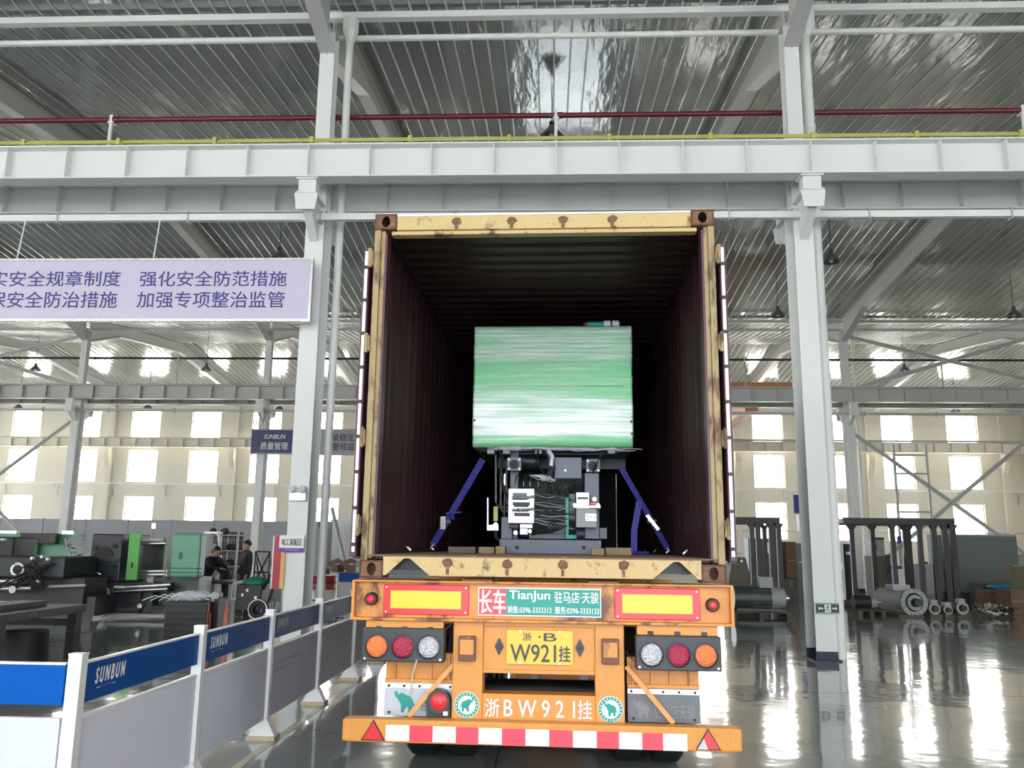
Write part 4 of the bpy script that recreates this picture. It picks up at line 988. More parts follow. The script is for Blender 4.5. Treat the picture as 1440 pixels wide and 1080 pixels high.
# exit sign on the right near column
q = P(1163.5, 855.5, 12.94)
es = empty('exit_sign', (q.x, 12.945, q.z), label='dark green emergency exit sign low on the right near column', cat='sign')
MB().box(-.165, .165, -.02, 0, -.075, .075).build('sign_face', M['exitgreen'], es)
MB().box(-.16, .16, -.022, -.02, .062, .068).box(-.16, .16, -.022, -.02, -.068, -.062).build('white_border', M['text'], es)
MB().box(-.045, .045, -.023, -.02, -.055, .055).build('door_pictogram', M['text'], es)
rm = MB(); rm.cyl((.005, -.026, .038), (.005, -.022, .038), .012, 10)
for p_, q_ in (((.0, .022), (-.008, -.008)), ((-.008, -.008), (-.032, -.022)), ((-.008, -.008), (.018, -.026)), ((.018, -.026), (.010, -.048)), ((0, .02), (.028, .006)), ((0, .02), (-.026, .012)), ((-.032, -.022), (-.040, -.040))):
    rm.bar((p_[0], -.0245, p_[1]), (q_[0], -.0245, q_[1]), .010, .003, (0, 1, 0))
rm.build('running_figure', M['exitgreen'], es)
MB().prism([(-.14, 0), (-.115, .028), (-.115, .010), (-.065, .010), (-.065, -.010), (-.115, -.010), (-.115, -.028)], -.023, -.02, 'y').prism([(.14, 0), (.115, .028), (.115, .010), (.065, .010), (.065, -.010), (.115, -.010), (.115, -.028)], -.023, -.02, 'y').build('arrow', M['text'], es)
# area sign flag on the left near column
YA = 12.88
def R4(px0, py0, px1, py1, Y): a = P(px0, py1, Y); b = P(px1, py0, Y); return a.x, b.x, a.z, b.z
asn = empty('area_sign', (0, YA, 0), label='red and white area sign with black lettering on the left near column', cat='sign')
x0, x1, z0, z1 = R4(381, 754, 396, 828, YA); MB().box(x0, x1, .03, .05, z0, z1).build('red_board', M['signred'], asn); MB().box(x0-.02, x0, .02, .06, z0, z1).build('board_edge', M['white'], asn)
x2, x3, z2, z3 = R4(394, 776, 400, 828, YA); MB().box(x1, x3, .03, .05, z0, z1).build('orange_board', M['signorange'], asn)
x0, x1, z0, z1 = R4(392, 753, 428, 776, YA); MB().box(x0, x1, 0, .03, z0, z1).build('white_plate', M['text'], asn)
zz = P(400, 770.5, YA).z; MB().box(x0, x1, -.004, 0, z0, zz).build('purple_band', M['purple'], asn)
ptext('电工装配区', 396, 425, 757.5, 767, YA, M['textblack'], asn, -.006, bold=.012); ptext('· · · · · · · ·', 401, 420, 772, 774, YA, M['text'], asn, -.006)

# ================================================================== LEFT WORKSHOP
def pbox(px0, py0, px1, py1, Y, dep, name, mt, par, bevel=.006, zmin=None):
    x0, x1, z0, z1 = R4(px0, py0, px1, py1, Y)
    if zmin is not None: z0 = zmin
    z0 = max(z0, 0.001)
    return MB().box(x0, x1, Y, Y+dep, z0, z1).build(name, M[mt], par, bevel=bevel)
def pcyl(px, py, r, Y, dep, name, mt, par, n=20):
    a = P(px, py, Y); return MB().cyl((a.x, Y, a.z), (a.x, Y+dep, a.z), r, n).build(name, M[mt], par, smooth=True)
def prod(px0, py0, px1, py1, Y, r, name, mt, par, n=12):
    return MB().cyl(P(px0, py0, Y), P(px1, py1, Y), r, n).build(name, M[mt], par, smooth=True)
def thing(name, label, cat, group=None): return empty(name, (0, 0, 0), label=label, cat=cat, group=group)
Y = 17.6
im = thing('moulding_machine', 'dark moulding machine with green safety door and mint end cover', 'machine')
pl = pbox(123, 751, 173, 818, Y, 1.3, 'platen', 'cast', im, .03)
for px, py, r in ((134, 770, .05), (161, 768, .05), (129, 799, .045), (160, 797, .045), (171, 763, .035)): pcyl(px, py, r, Y-.02, .06, 'platen_bore', 'black', pl)
a = P(146, 777, Y-.02); MB().prism([(a.x+.20*math.cos(t*PI/12), a.z-.08+.20*math.sin(t*PI/12)) for t in range(13)], Y-.02, Y, 'y').build('platen_recess', M['black'], pl)
pbox(110, 786, 168, 789, Y-.04, .04, 'platen_joint', 'darkgrey', pl)
gd = pbox(176, 749, 198, 816, Y-.15, .06, 'safety_door', 'green', im, .01); pbox(184, 791, 186, 799, Y-.18, .04, 'door_handle', 'black', gd)
pbox(198, 757, 232, 806, Y+.5, .8, 'clamp_block', 'dark', im); pbox(196, 757, 230, 761, Y+.1, .3, 'top_beam', 'greysteel', im)
for py in (764, 803, 808): prod(196, py+.5, 234, py, Y+.15, .035, 'tie_bar', 'steel', im)
pbox(229, 752, 236, 815, Y+.1, .5, 'end_platen', 'cabinet', im, .01)
cvm = pbox(237, 750, 283, 812, Y-.2, .35, 'end_cover', 'mint', im, .05); pbox(251, 777, 256, 786, Y-.215, .02, 'vent_grille', 'motorg', cvm)
pbox(239, 799, 284, 799.6, Y-.206, .01, 'panel_seam', 'darkgrey', cvm); pbox(239, 805, 284, 805.6, Y-.206, .01, 'panel_seam', 'darkgrey', cvm)
pbox(128, 830, 216, 866, Y+.1, 1.1, 'machine_bed', 'cast', im); pbox(120, 820, 236, 831, Y, 1.3, 'bed_top', 'darkgrey', im)
prod(158, 827, 240, 822, Y-.1, .04, 'slide_rod', 'steel', im); prod(158, 832, 236, 828, Y-.1, .025, 'slide_rod', 'steel', im)
pbox(160, 824, 175, 827, Y-.16, .05, 'bright_scale', 'zinc', im)
pbox(150, 864, 236, 868, Y-.1, .3, 'floor_rail', 'greysteel', im); pbox(190, 832, 198, 862, Y, .8, 'bed_leg', 'dark', im); pbox(206, 832, 215, 860, Y, .8, 'bed_leg', 'dark', im)
pbox(212, 812, 280, 852, Y+.3, .7, 'rear_bed', 'motorg', im)
a = P(148, 836, Y-.05); MB().blob((a.x, Y-.05, a.z-.15), .13, .08, .30, jit=.08).build('plastic_wrap', M['bagw'], im, smooth=True)
pcyl(196, 852, .05, Y-.05, .1, 'hose_union', 'steel', im)
random.seed(5)
hb = MB()
for k in range(26):
    a = P(random.uniform(92, 106), random.uniform(757, 775), Y+.2); b = P(random.uniform(112, 126), random.uniform(757, 778), Y)
    hb.tube([a, a.lerp(b, .5)+Vector((0, -.2, random.uniform(-.15, .15))), b], random.uniform(.012, .028), 6)
tag(hb.build('hose_bundle', [M['greysteel']], im), kind='stuff')
for k in range(14):
    a = P(random.uniform(95, 118), random.uniform(780, 800), Y-.1); b = P(random.uniform(95, 150), random.uniform(800, 826), Y-.1)
    MB().tube([a, a.lerp(b, .5)+Vector((random.uniform(-.2, .2), -.1, 0)), b], .02, 6).build('hose', M[random.choice(('black', 'dark', 'darkgrey', 'steel'))], im, smooth=True)
pbox(104, 789, 112, 818, Y-.2, .1, 'guide_frame', 'greysteel', im); pbox(88, 786, 122, 830, Y+.1, 1, 'toggle_housing', 'dark', im, .04)
for px, py in ((100, 797), (118, 815), (138, 816), (45, 788)): pcyl(px, py, .045, Y-.25, .08, 'fitting', 'steel', im, 10)
# second machine, nearer, on the far left
Y = 16.2
i2 = thing('injection_unit', 'dark injection unit with round bolted flange at the far left', 'machine')
pbox(-40, 783, 92, 812, Y, 1.2, 'unit_body', 'cast', i2, .04)
f_ = pcyl(24, 801, .135, Y-.10, .12, 'round_flange', 'steel', i2, 28); pcyl(24, 801, .085, Y-.115, .03, 'flange_bore', 'black', f_)
for k in range(8):
    c_ = P(24, 801, Y); MB().cyl((c_.x+.11*math.cos(k*PI/4), Y-.12, c_.z+.11*math.sin(k*PI/4)), (c_.x+.11*math.cos(k*PI/4), Y-.1, c_.z+.11*math.sin(k*PI/4)), .012, 8).build('bolt', M['dark'], f_)
for py in (818, 828): prod(-30, py, 26 if py == 818 else 45, py-1, Y-.05, .045, 'chrome_rod', 'steel', i2)
pcyl(17, 829, .07, Y-.2, .12, 'rod_clamp', 'steel', i2); prod(64, 825, 120, 823, Y+.1, .03, 'chrome_rod', 'greysteel', i2)
pbox(-40, 812, 120, 850, Y+.2, .9, 'unit_bed', 'dark', i2, .03); pbox(-40, 755, 20, 785, Y+.5, .8, 'hopper_block', 'dark', i2, .04); pbox(0, 757, 6, 760, Y+.3, .1, 'bright_plate', 'zinc', i2)
for px, py in ((44, 785), (58, 783), (66, 786), (52, 818)): pcyl(px, py, .03, Y-.15, .08, 'fitting', 'zinc', i2, 10)
pbox(110, 839, 135, 866, Y+.3, .8, 'unit_foot', 'cast', i2)
random.seed(6)
for k in range(10):
    a = P(random.uniform(-20, 90), random.uniform(785, 800), Y-.05); b = P(a.x*0+random.uniform(-20, 100), random.uniform(808, 835), Y-.1)
    MB().tube([a, a.lerp(b, .5)+Vector((random.uniform(-.2, .2), -.15, 0)), b], .018, 6).build('hose', M[random.choice(('black', 'dark', 'cast'))], i2, smooth=True)
# third machine behind with green guards
Y = 21.5
i3 = thing('guarded_machine', 'moulding machine with green guards and dark window behind the dark units', 'machine')
pbox(-30, 751, 116, 790, Y, .1, 'green_guard', 'mint', i3, .02); pbox(20, 750, 30, 775, Y-.12, .1, 'guard_frame', 'green', i3); pbox(28, 765, 52, 782, Y-.2, .1, 'bent_guard', 'green', i3, .02)
pbox(27, 750, 78, 764, Y-.3, .2, 'dark_window', 'dark', i3); pbox(68, 752, 78, 763, Y-.35, .08, 'switch_box', 'olive', i3); pbox(-30, 790, 110, 840, Y+.1, 1.0, 'machine_bed', 'cast', i3, zmin=0)
# strip lamps glowing over that machine
for (x0, x1), lab in (((-20, 18), 'bright white light strip at the left edge above the guarded machine'), ((87, 99), 'short bright white light above the green guards')):
    o = thing('light_strip', lab, 'lamp'); pbox(x0, 747, x1, 751, Y+.2, .15, 'lamp_tube', 'pane_b', o); pbox(x0+2, 751, x1-2, 753, Y+.2, .12, 'lamp_bracket', 'greysteel', o)
# steel frame table in front
Y = 10.15
tb = thing('steel_bench', 'dark blue grey steel machine frame standing at the lower left', 'frame')
a = P(119, 850, 12.0); ht = a.z
MB().box(-8.9, a.x, Y, Y+1.9, ht-.10, ht).build('top_frame', M['cast'], tb, bevel=.006)
MB().box(-8.9, -7.2, Y+.2, Y+1.6, ht, ht+.05).build('top_plate', M['greysteel'], tb, bevel=.004); MB().box(-7.3, -6.9, Y+.5, Y+1.5, ht, ht+.07).build('mount_plate', M['cast'], tb, bevel=.004)
for x in (a.x-.16, a.x-1.25, -8.9):
    for y in (Y+.02, Y+1.72): MB().box(x, x+.14, y, y+.14, 0, ht-.1).build('leg', M['cast'], tb, bevel=.004)
for y in (Y+.1, Y+1.75): MB().box(-8.8, a.x-.05, y, y+.1, .42, .52).build('stretcher', M['cast'], tb)
for px in (44, 51): pcyl(px, 865, .03, Y-.004, .02, 'bolt_hole', 'black', tb, 14)
o = MB().cyl((-6.9, Y+1.1, .0), (-6.9, Y+1.1, .42), .30, 24, .27).build('black_drum', M['black'], None, smooth=True); tag(o, 'black drum on the floor under the steel frame', 'drum')
# dark chest with bag and copper tubes
Y = 14.1
a, b = P(233, 847, Y), P(330, 890, Y)
ch = thing('dark_chest', 'low dark ribbed steel chest behind the barrier', 'chest')
MB().box(a.x, b.x-.50, Y, Y+1.1, 0.001, a.z).build('chest_body', M['dark'], ch, bevel=.01)
for k in range(6): MB().box(a.x-.01, b.x-.49, Y-.012, Y, .08+.1*k, .10+.1*k).build('ridge', M['darkgrey'], ch)
random.seed(9)
q = P(268, 842, Y+.4)
bg_ = MB().blob((q.x, Y+.5, a.z+.07), .36, .28, .10, 16, 8, .08); tag(bg_.build('plastic_bag', M['bagw'], None, smooth=True), 'crumpled white plastic bag lying on the dark chest', 'bag')
st_ = MB()
for k in range(5): c_ = P(225+k*12, 848-k*2, Y+.3); st_.tube([(c_.x-.2, Y+.05, a.z+.02), (c_.x, Y+.1, a.z+.10+.02*k), (c_.x+.3, Y+.2, a.z+.03)], .008, 5)
tag(st_.build('cut_cord', M['zinc'], None), 'loose pale cords hanging over the dark chest', 'cord')
for px, lab in ((290, 'left bundle of upright copper tubes beside the dark chest'), (314, 'right bundle of upright copper tubes by the barrier')):
    cb = thing('copper_bundle', lab, 'tube bundle'); c0 = P(px, 880, Y+.1); zt_ = P(px, 846, Y).z
    for k in range(7):
        dx, dy = random.uniform(-.10, .10), random.uniform(-.08, .08)
        MB().cyl((c0.x+dx, Y+.1+dy, 0.001), (c0.x+dx*.6+.02, Y+.1+dy*.6, zt_-random.uniform(0, .22)), .014, 8, .011).build('copper_tube', M['copper'], cb, smooth=True)
o = thing('valve_stand', 'dark pump stand between the two copper bundles', 'pump'); pbox(296, 842, 308, 900, Y+.3, .25, 'pump_body', 'dark', o, zmin=0); pcyl(302, 838, .07, Y+.3, .2, 'pump_head', 'greysteel', o)
# workbench and green cart
Y = 19.2
wb = thing('workbench', 'dark workbench with shelf in front of two workers', 'workbench')
a, b = P(277, 817, Y), P(327, 822, Y); MB().box(a.x, b.x, Y, Y+.9, a.z-.06, a.z).build('bench_top', M['darkgrey'], wb)
for x in (a.x+.02, b.x-.1):
    for y in (Y+.03, Y+.8): MB().box(x, x+.07, y, y+.07, 0, a.z-.06).build('leg', M['greysteel'], wb)
MB().box(a.x+.05, b.x-.05, Y+.06, Y+.85, .3, .34).build('lower_shelf', M['cabinet'], wb)
pbox(292, 812, 298, 817, Y+.3, .2, 'bench_vice', 'dark', wb)
gc = thing('service_cart', 'dark cart with green cloth on top beside the standing worker', 'cart')
Y = 18.6; a, b = P(333, 822, Y), P(366, 862, Y)
MB().box(a.x, b.x, Y, Y+.6, .14, a.z).build('cart_body', M['dark'], gc, bevel=.02)
MB().blob(((a.x+b.x)/2+.05, Y+.3, a.z+.06), .30, .30, .10, 14, 6, .12).build('green_cloth', M['greencloth'], gc, smooth=True)
for x in (a.x+.08, b.x-.08):
    for y in (Y+.05, Y+.5): MB().cyl((x, y, .07), (x, y+.05, .07), .07, 16).build('castor', M['black'], gc, smooth=True)
MB().tube([(b.x, Y+.1, a.z-.1), (b.x+.18, Y+.1, a.z+.3), (b.x+.20, Y+.1, a.z-.1), (b.x+.12, Y+.1, .3)], .035, 8).build('black_hose', M['black'], gc, smooth=True)
for x, z in ((a.x+.12, a.z-.25), (a.x+.22, a.z-.15), (b.x-.15, a.z-.3)): MB().box(x, x+.05, Y-.02, Y, z, z+.06).build('gauge', M['zinc'], gc)
hr = thing('hose_reel', 'round black hose reel standing at the foot of the dark cart', 'reel'); q = P(362, 856, Y-.3); MB().lathe([(.10, 0), (.20, .0), (.20, .04), (.14, .06), (.14, .12), (.20, .14), (.20, .18), (.10, .18)], (q.x+.05, Y-.45, .201), 'y', 24).build('reel_drum', M['black'], hr, smooth=True); MB().lathe([(.19, -.005), (.205, -.005), (.205, .02), (.19, .02)], (q.x+.05, Y-.45, .206), 'y', 28).build('rim', M['zinc'], hr)
# open rack with hanging cables behind workers
Y = 28.5
rk = thing('wire_rack', 'tall wire mesh rack full of dark parts behind the workers', 'rack')
x0, x1, z0, z1 = R4(284, 748, 335, 815, Y)
for x in (x0, (x0+x1)/2, x1): MB().box(x-.03, x+.03, Y, Y+.06, 0, z1).box(x-.03, x+.03, Y+.6, Y+.66, 0, z1).build('upright', M['greysteel'], rk)
for k in range(4): MB().box(x0, x1, Y, Y+.66, .25+k*.52, .28+k*.52).build('shelf', M['greysteel'], rk)
MB().box(x0, x1, Y+.62, Y+.66, .2, z1).build('back_sheet', M['olive'], rk); MB().box(x0-.04, (x0+x1)/2, Y-.04, Y, z1-.07, z1).build('top_bar', M['zinc'], rk)
mesh_ = MB()
for k in range(14): x = x0+(x1-x0)*k/14; mesh_.box(x, x+.012, Y+.30, Y+.31, .3, z1-.05)
for k in range(10): mesh_.box(x0, x1, Y+.30, Y+.31, .4+.18*k, .412+.18*k)
tag(mesh_.build('wire_mesh', M['greysteel'], rk), kind='stuff')
random.seed(12)
for k in range(16):
    x = random.uniform(x0+.1, x1-.15); zz = .28+random.randrange(4)*.52; MB().blob((x, Y+.2, zz+.11), random.uniform(.08, .17), .13, .11, 8, 5, .2).build('stored_part', M[random.choice(('dark', 'cast', 'darkgrey', 'cabinet'))], rk)
for (a_, b_, lab) in (((273, 764), (277, 750), 'short pale pole leaning at the left of the wire rack'), ((316, 782), (307, 748), 'long pale pole leaning on the wire rack')):
    o = MB().cyl(P(a_[0], a_[1]+60, 24), P(b_[0], b_[1], 26), .035, 8).build('leaning_pole', M['zinc'], None, smooth=True); tag(o, lab, 'pole')
# easel-like steel trestle right of the worker
Y = 23
o = thing('steel_trestle', 'dark braced trestle between the worker and the red sign', 'frame')
x0, x1, z0, z1 = R4(356, 776, 380, 832, Y)
for p_, q_ in (((x0, 0), (x0, z1)), ((x1, 0), (x1, z1)), ((x0, z1), (x1, z1)), ((x0, z1), (x1, .45)), ((x1, z1), (x0, .45)), ((x0, .8), (x1, .8))): MB().bar((p_[0], Y, p_[1]+.001), (q_[0], Y, q_[1]), .045, .045).build('bar', M['dark'], o)
MB().bar((x0, Y, z1), (x0, Y+.7, 0.01), .04, .04).bar((x1, Y, z1), (x1, Y+.7, 0.01), .04, .04).build('rear_leg', M['dark'], o)
o = thing('tool_cabinet', 'small grey cabinet on legs under the red sign', 'cabinet'); pbox(372, 826, 396, 846, 22, .5, 'cabinet_body', 'cabinet', o); x0, x1, z0, z1 = R4(372, 846, 396, 855, 22)
for x in (x0+.02, x1-.06):
    for y in (22.02, 22.44): MB().box(x, x+.04, y, y+.04, 0, z1).build('leg', M['greysteel'], o)
# low partition along the back wall with posts
YP = 44
zt_ = P(200, 731, YP).z
part = empty('partition_wall', (0, YP, 0), label='long low grey panel partition in front of the back windows at left', cat='partition')
x = -36.0; k = 0
pm = MB().box(.03, 2.27, 0, .05, .02, zt_).mesh('partition_panel', M['wain']); qm = MB().box(-.03, .03, -.03, .08, 0, zt_+.03).mesh('partition_post', M['greysteel'])
while x < -4:
    for nm, me in (('partition_panel', pm), ('partition_post', qm)): o = bpy.data.objects.new(nm, me); COL.objects.link(o); o.parent = part; o.location = (x, 0, 0)
    x += 2.3
o = thing('warm_lamp', 'small warm glowing work light above the dark machine', 'lamp'); pbox(213, 736, 217, 743, 30, .12, 'lamp_body', 'led', o); pbox(214, 743, 216, 760, 30.02, .05, 'lamp_stand', 'copper', o, zmin=0)
# items between left column and container
Y = 30
o = thing('tall_grey_cabinet', 'tall plain grey cabinet between left column and container', 'cabinet'); pbox(440, 733, 460, 800, Y, .8, 'cabinet_body', 'cabinet', o, zmin=.05); pbox(448, 734, 453, 741, Y-.03, .03, 'black_fitting', 'black', o); pbox(441, 800, 459, 801, Y+.1, .5, 'plinth', 'dark', o, zmin=0)
o = thing('white_screen', 'bright white screen wall standing left of the container', 'partition')
x0, x1, z0, z1 = R4(459, 734, 540, 850, 32)
for k in range(4): MB().box(x0+(x1-x0)*k/4+.01, x0+(x1-x0)*(k+1)/4-.01, 32, 32.08, 0.02, z1).build('screen_panel', M['white'], o, bevel=.01)
MB().box(x0, x1, 31.96, 32.12, z1, z1+.08).box(x0, x1, 31.96, 32.12, 0, .06).build('screen_rail', M['white'], o)
o = MB().cyl(P(487, 800, 19.4), P(467, 715, 20.5), .045, 12).build('leaning_tube', M['cabinet'], None, smooth=True); tag(o, 'long grey tube leaning beside the container door', 'pole')
bt_ = thing('blue_edged_bench', 'grey bench with a blue edge board right of the left column', 'bench'); Y = 18.8
x0, x1, z0, z1 = R4(476, 806, 530, 818, Y)
MB().box(x0, x1, Y, Y+.03, z0, z1).build('blue_edge', M['blueboard_dim'], bt_); MB().box(x0, x1, Y+.03, Y+1.0, z1-.05, z1).build('bench_top', M['cabinet'], bt_); MB().box(x0, x1, Y+.05, Y+.08, .02, z0).build('grey_front', M['cabinet'], bt_)
for x in (x0, x1-.08): MB().box(x, x+.06, Y+.9, Y+.96, 0, z1-.05).build('leg', M['greysteel'], bt_)
random.seed(21)
for k, (px, lab) in enumerate(((474, 'crumpled brown carton lying on the bench beside the container'), (493, 'torn open carton on the bench nearer the container'), (516, 'pale folded carton on the bench against the container door'))):
    q = P(px, 800, Y+.3); o = MB(); s = .085+.01*k
    o.box(-s, s, -.15, .15, 0, .16).bar((-s, 0, .16), (-s-.04, 0, .26), .28, .008, (0, 1, 0)).bar((s, 0, .16), (s+.04, 0, .24), .28, .008, (0, 1, 0))
    o = o.build('torn_carton', M['brown' if k != 2 else 'cabinet'], None, loc=(q.x, Y+.35, z1+.001), rz=random.uniform(-.4, .4)); tag(o, lab, 'carton')
for k, (px, py, mt, lab) in enumerate(((452, 806, 'signred', 'upper dark red drum on the white drum left of the bench'), (452, 822, 'zinc', 'white round drum on the floor left of the bench'))):
    q = P(px, py, 20.6); zb = 0 if k else .50; h_ = .49 if k else .33
    o = thing('round_drum', lab, 'drum'); MB().lathe([(0, 0), (.30, 0), (.31, .03), (.30, .06), (.30, h_-.04), (.31, h_-.02), (.30, h_), (0, h_)], (q.x, 20.9, zb+.001), 'z', 24).build('drum_body', M[mt], o, smooth=True); MB().lathe([(.31, h_*.5-.015), (.315, h_*.5), (.31, h_*.5+.015)], (q.x, 20.9, zb), 'z', 24).build('drum_hoop', M['dark'], o)
o = thing('low_trolley', 'low dark trolley on the floor beside the white drum', 'trolley'); q = P(466, 838, 19.6); MB().box(q.x-.35, q.x+.3, 19.4, 19.9, .12, .2).build('deck', M['dark'], o)
for x in (-.28, .2):
    for y in (19.45, 19.8): MB().cyl((q.x+x, y, .06), (q.x+x, y+.04, .06), .06, 12).build('castor', M['black'], o)

# ================================================================== RIGHT SIDE STORAGE
def rack(label, Y, px0, px1, pytop, posts, depth, back):
    r = thing('post_rack', label, 'rack'); a, b = P(px0, pytop, Y), P(px1, pytop, Y); H = a.z
    for y in (Y, Y+depth): MB().box(a.x, b.x, y-.05, y+.05, H-.16, H).build('top_rail', M['dark'], r)
    for x in (a.x+.05, b.x-.05): MB().box(x-.05, x+.05, Y, Y+depth, H-.14, H-.02).box(x-.05, x+.05, Y, Y+depth, 0.002, .10).build('end_rail', M['dark'], r)
    MB().box(a.x, b.x, Y-.05, Y+.05, .001, .10).box(a.x, b.x, Y+depth-.05, Y+depth+.05, .001, .10).build('foot_rail', M['dark'], r)
    for px, w_, bk in posts:
        y = Y+(depth if bk else 0); x = P(px, pytop, y).x
        pm = MB().box(x-w_/2, x+w_/2, y-.05, y+.05, .1, H-.16)
        pm.prism([(x-w_/2-.09, H-.16), (x-w_/2, H-.30), (x+w_/2, H-.30), (x+w_/2+.09, H-.16)], y-.02, y+.02, 'y').build('post', M['dark'], r)
rack('long dark steel post rack at the right with eight posts', 24.6, 1185, 1341, 728, [(1196, .13, 1), (1225, .13, 1), (1253, .13, 0), (1273, .24, 1), (1291, .13, 0), (1311, .14, 0), (1326, .15, 0), (1337, .17, 0)], 2.2, 2)
rack('smaller dark post rack between the container and right near column', 24.0, 1033, 1096, 727, [(1056, .12, 0), (1065, .13, 0), (1074, .12, 1), (1083, .12, 0), (1089, .12, 1), (1094, .13, 0)], 1.8, 2)
def block(px0, py0, px1, py1, Y, dep, name, mt, label, cat, zmin=0.001, extra=None, group=None):
    t = thing(name, label, cat, group); b = pbox(px0, py0, px1, py1, Y, dep, 'body', mt, t, .008, zmin)
    if extra: extra(t, Y)
    return t
def handle(t, Y, px, py): pbox(px, py, px+2, py+6, Y-.04, .04, 'handle', 'black', t)
block(1340, 752, 1429, 838, 29, .12, 'leaning_board', 'board', 'large plain grey green board standing behind the right rack', 'board', extra=lambda t, Y: (pbox(1340, 834, 1429, 838, Y-.25, .6, 'floor_stand', 'dark', t, zmin=0), pbox(1340, 752, 1429, 753.5, Y-.02, .16, 'edge_trim', 'cabinet', t)))
block(1319, 752, 1330, 836, 29.4, .5, 'side_board', 'board', 'narrow greenish panel standing left of the large grey board', 'board', extra=lambda t, Y: pbox(1320, 770, 1329, 771, Y-.01, .02, 'seam', 'darkgrey', t))
block(1283, 793, 1319, 842, 27.6, .6, 'low_cabinet', 'wain', 'low brownish grey cabinet behind the rack posts', 'cabinet', extra=lambda t, Y: (handle(t, Y, 1300, 800), pbox(1301, 790, 1305, 793, Y+.1, .1, 'knob', 'black', t)))
block(1229, 758, 1243, 782, 27.0, .6, 'control_cabinet', 'cabinet', 'upright two-tone control cabinet left of centre in the rack', 'cabinet', zmin=None, extra=lambda t, Y: (pbox(1229, 782, 1245, 836, Y, .6, 'lower_door', 'olive', t, zmin=0), handle(t, Y, 1231, 767), pbox(1229, 756, 1243, 759, Y, .6, 'top_cover', 'dark', t)))
block(1246, 780, 1252, 838, 27.4, .5, 'slim_cabinet', 'motorg', 'slim dark green cabinet right of the two-tone cabinet', 'cabinet', extra=lambda t, Y: handle(t, Y, 1249, 800))
block(1252, 798, 1272, 826, 30, .8, 'white_container', 'zinc', 'white bin with a blue rim behind the rack', 'bin', zmin=None, extra=lambda t, Y: (pbox(1252, 796, 1274, 800, Y-.05, .9, 'blue_rim', 'strap', t), pbox(1254, 826, 1270, 836, Y+.1, .6, 'stand', 'greysteel', t, zmin=0)))
block(1263, 754, 1268, 768, 36, .1, 'wall_notice', 'strap', 'small blue notice on a stand seen through the rack', 'notice', zmin=None, extra=lambda t, Y: pbox(1265, 768, 1266.5, 790, Y+.02, .05, 'notice_pole', 'greysteel', t, zmin=0))
block(1190, 765, 1197, 838, 27.2, .7, 'dark_cabinet', 'dark', 'dark narrow cabinet just right of the thick down pipe', 'cabinet', extra=lambda t, Y: pbox(1190, 776, 1197, 780, Y-.02, .02, 'white_label', 'zinc', t))
block(1055, 757, 1080, 828, 26.5, .6, 'grey_locker', 'cast', 'dark grey locker behind the small post rack', 'locker', extra=lambda t, Y: (handle(t, Y, 1062, 790), pbox(1077, 763, 1081, 778, Y-.02, .02, 'white_label', 'zinc', t)))
block(1081, 757, 1097, 825, 27.2, .6, 'grey_locker', 'cabinet', 'paler grey locker right of the dark grey locker', 'locker', extra=lambda t, Y: handle(t, Y, 1086, 790))
block(1099, 762, 1106, 818, 27.8, .5, 'upright_sheet', 'white', 'white upright panel beside the brown carton stack', 'panel', extra=lambda t, Y: pbox(1099, 790, 1106, 791, Y-.01, .02, 'seam', 'greysteel', t))
block(1107, 762, 1119, 813, 27.0, .5, 'tall_carton', 'brown', 'tall brown carton on the dark pedestal', 'carton', zmin=None, extra=lambda t, Y: pbox(1107, 788, 1119, 789, Y-.01, .02, 'tape', 'wood', t))
block(1101, 814, 1122, 836, 26.5, .8, 'dark_pedestal', 'dark', 'dark open pedestal under the tall brown carton', 'stand', extra=lambda t, Y: pbox(1110, 815, 1116, 827, Y-.02, .03, 'front_plate', 'olive', t))
block(1121, 764, 1131, 838, 27.2, .6, 'dark_locker', 'motorg', 'dark locker half hidden by the right near column', 'locker', extra=lambda t, Y: pbox(1124, 790, 1129, 791, Y-.02, .02, 'white_label', 'zinc', t))
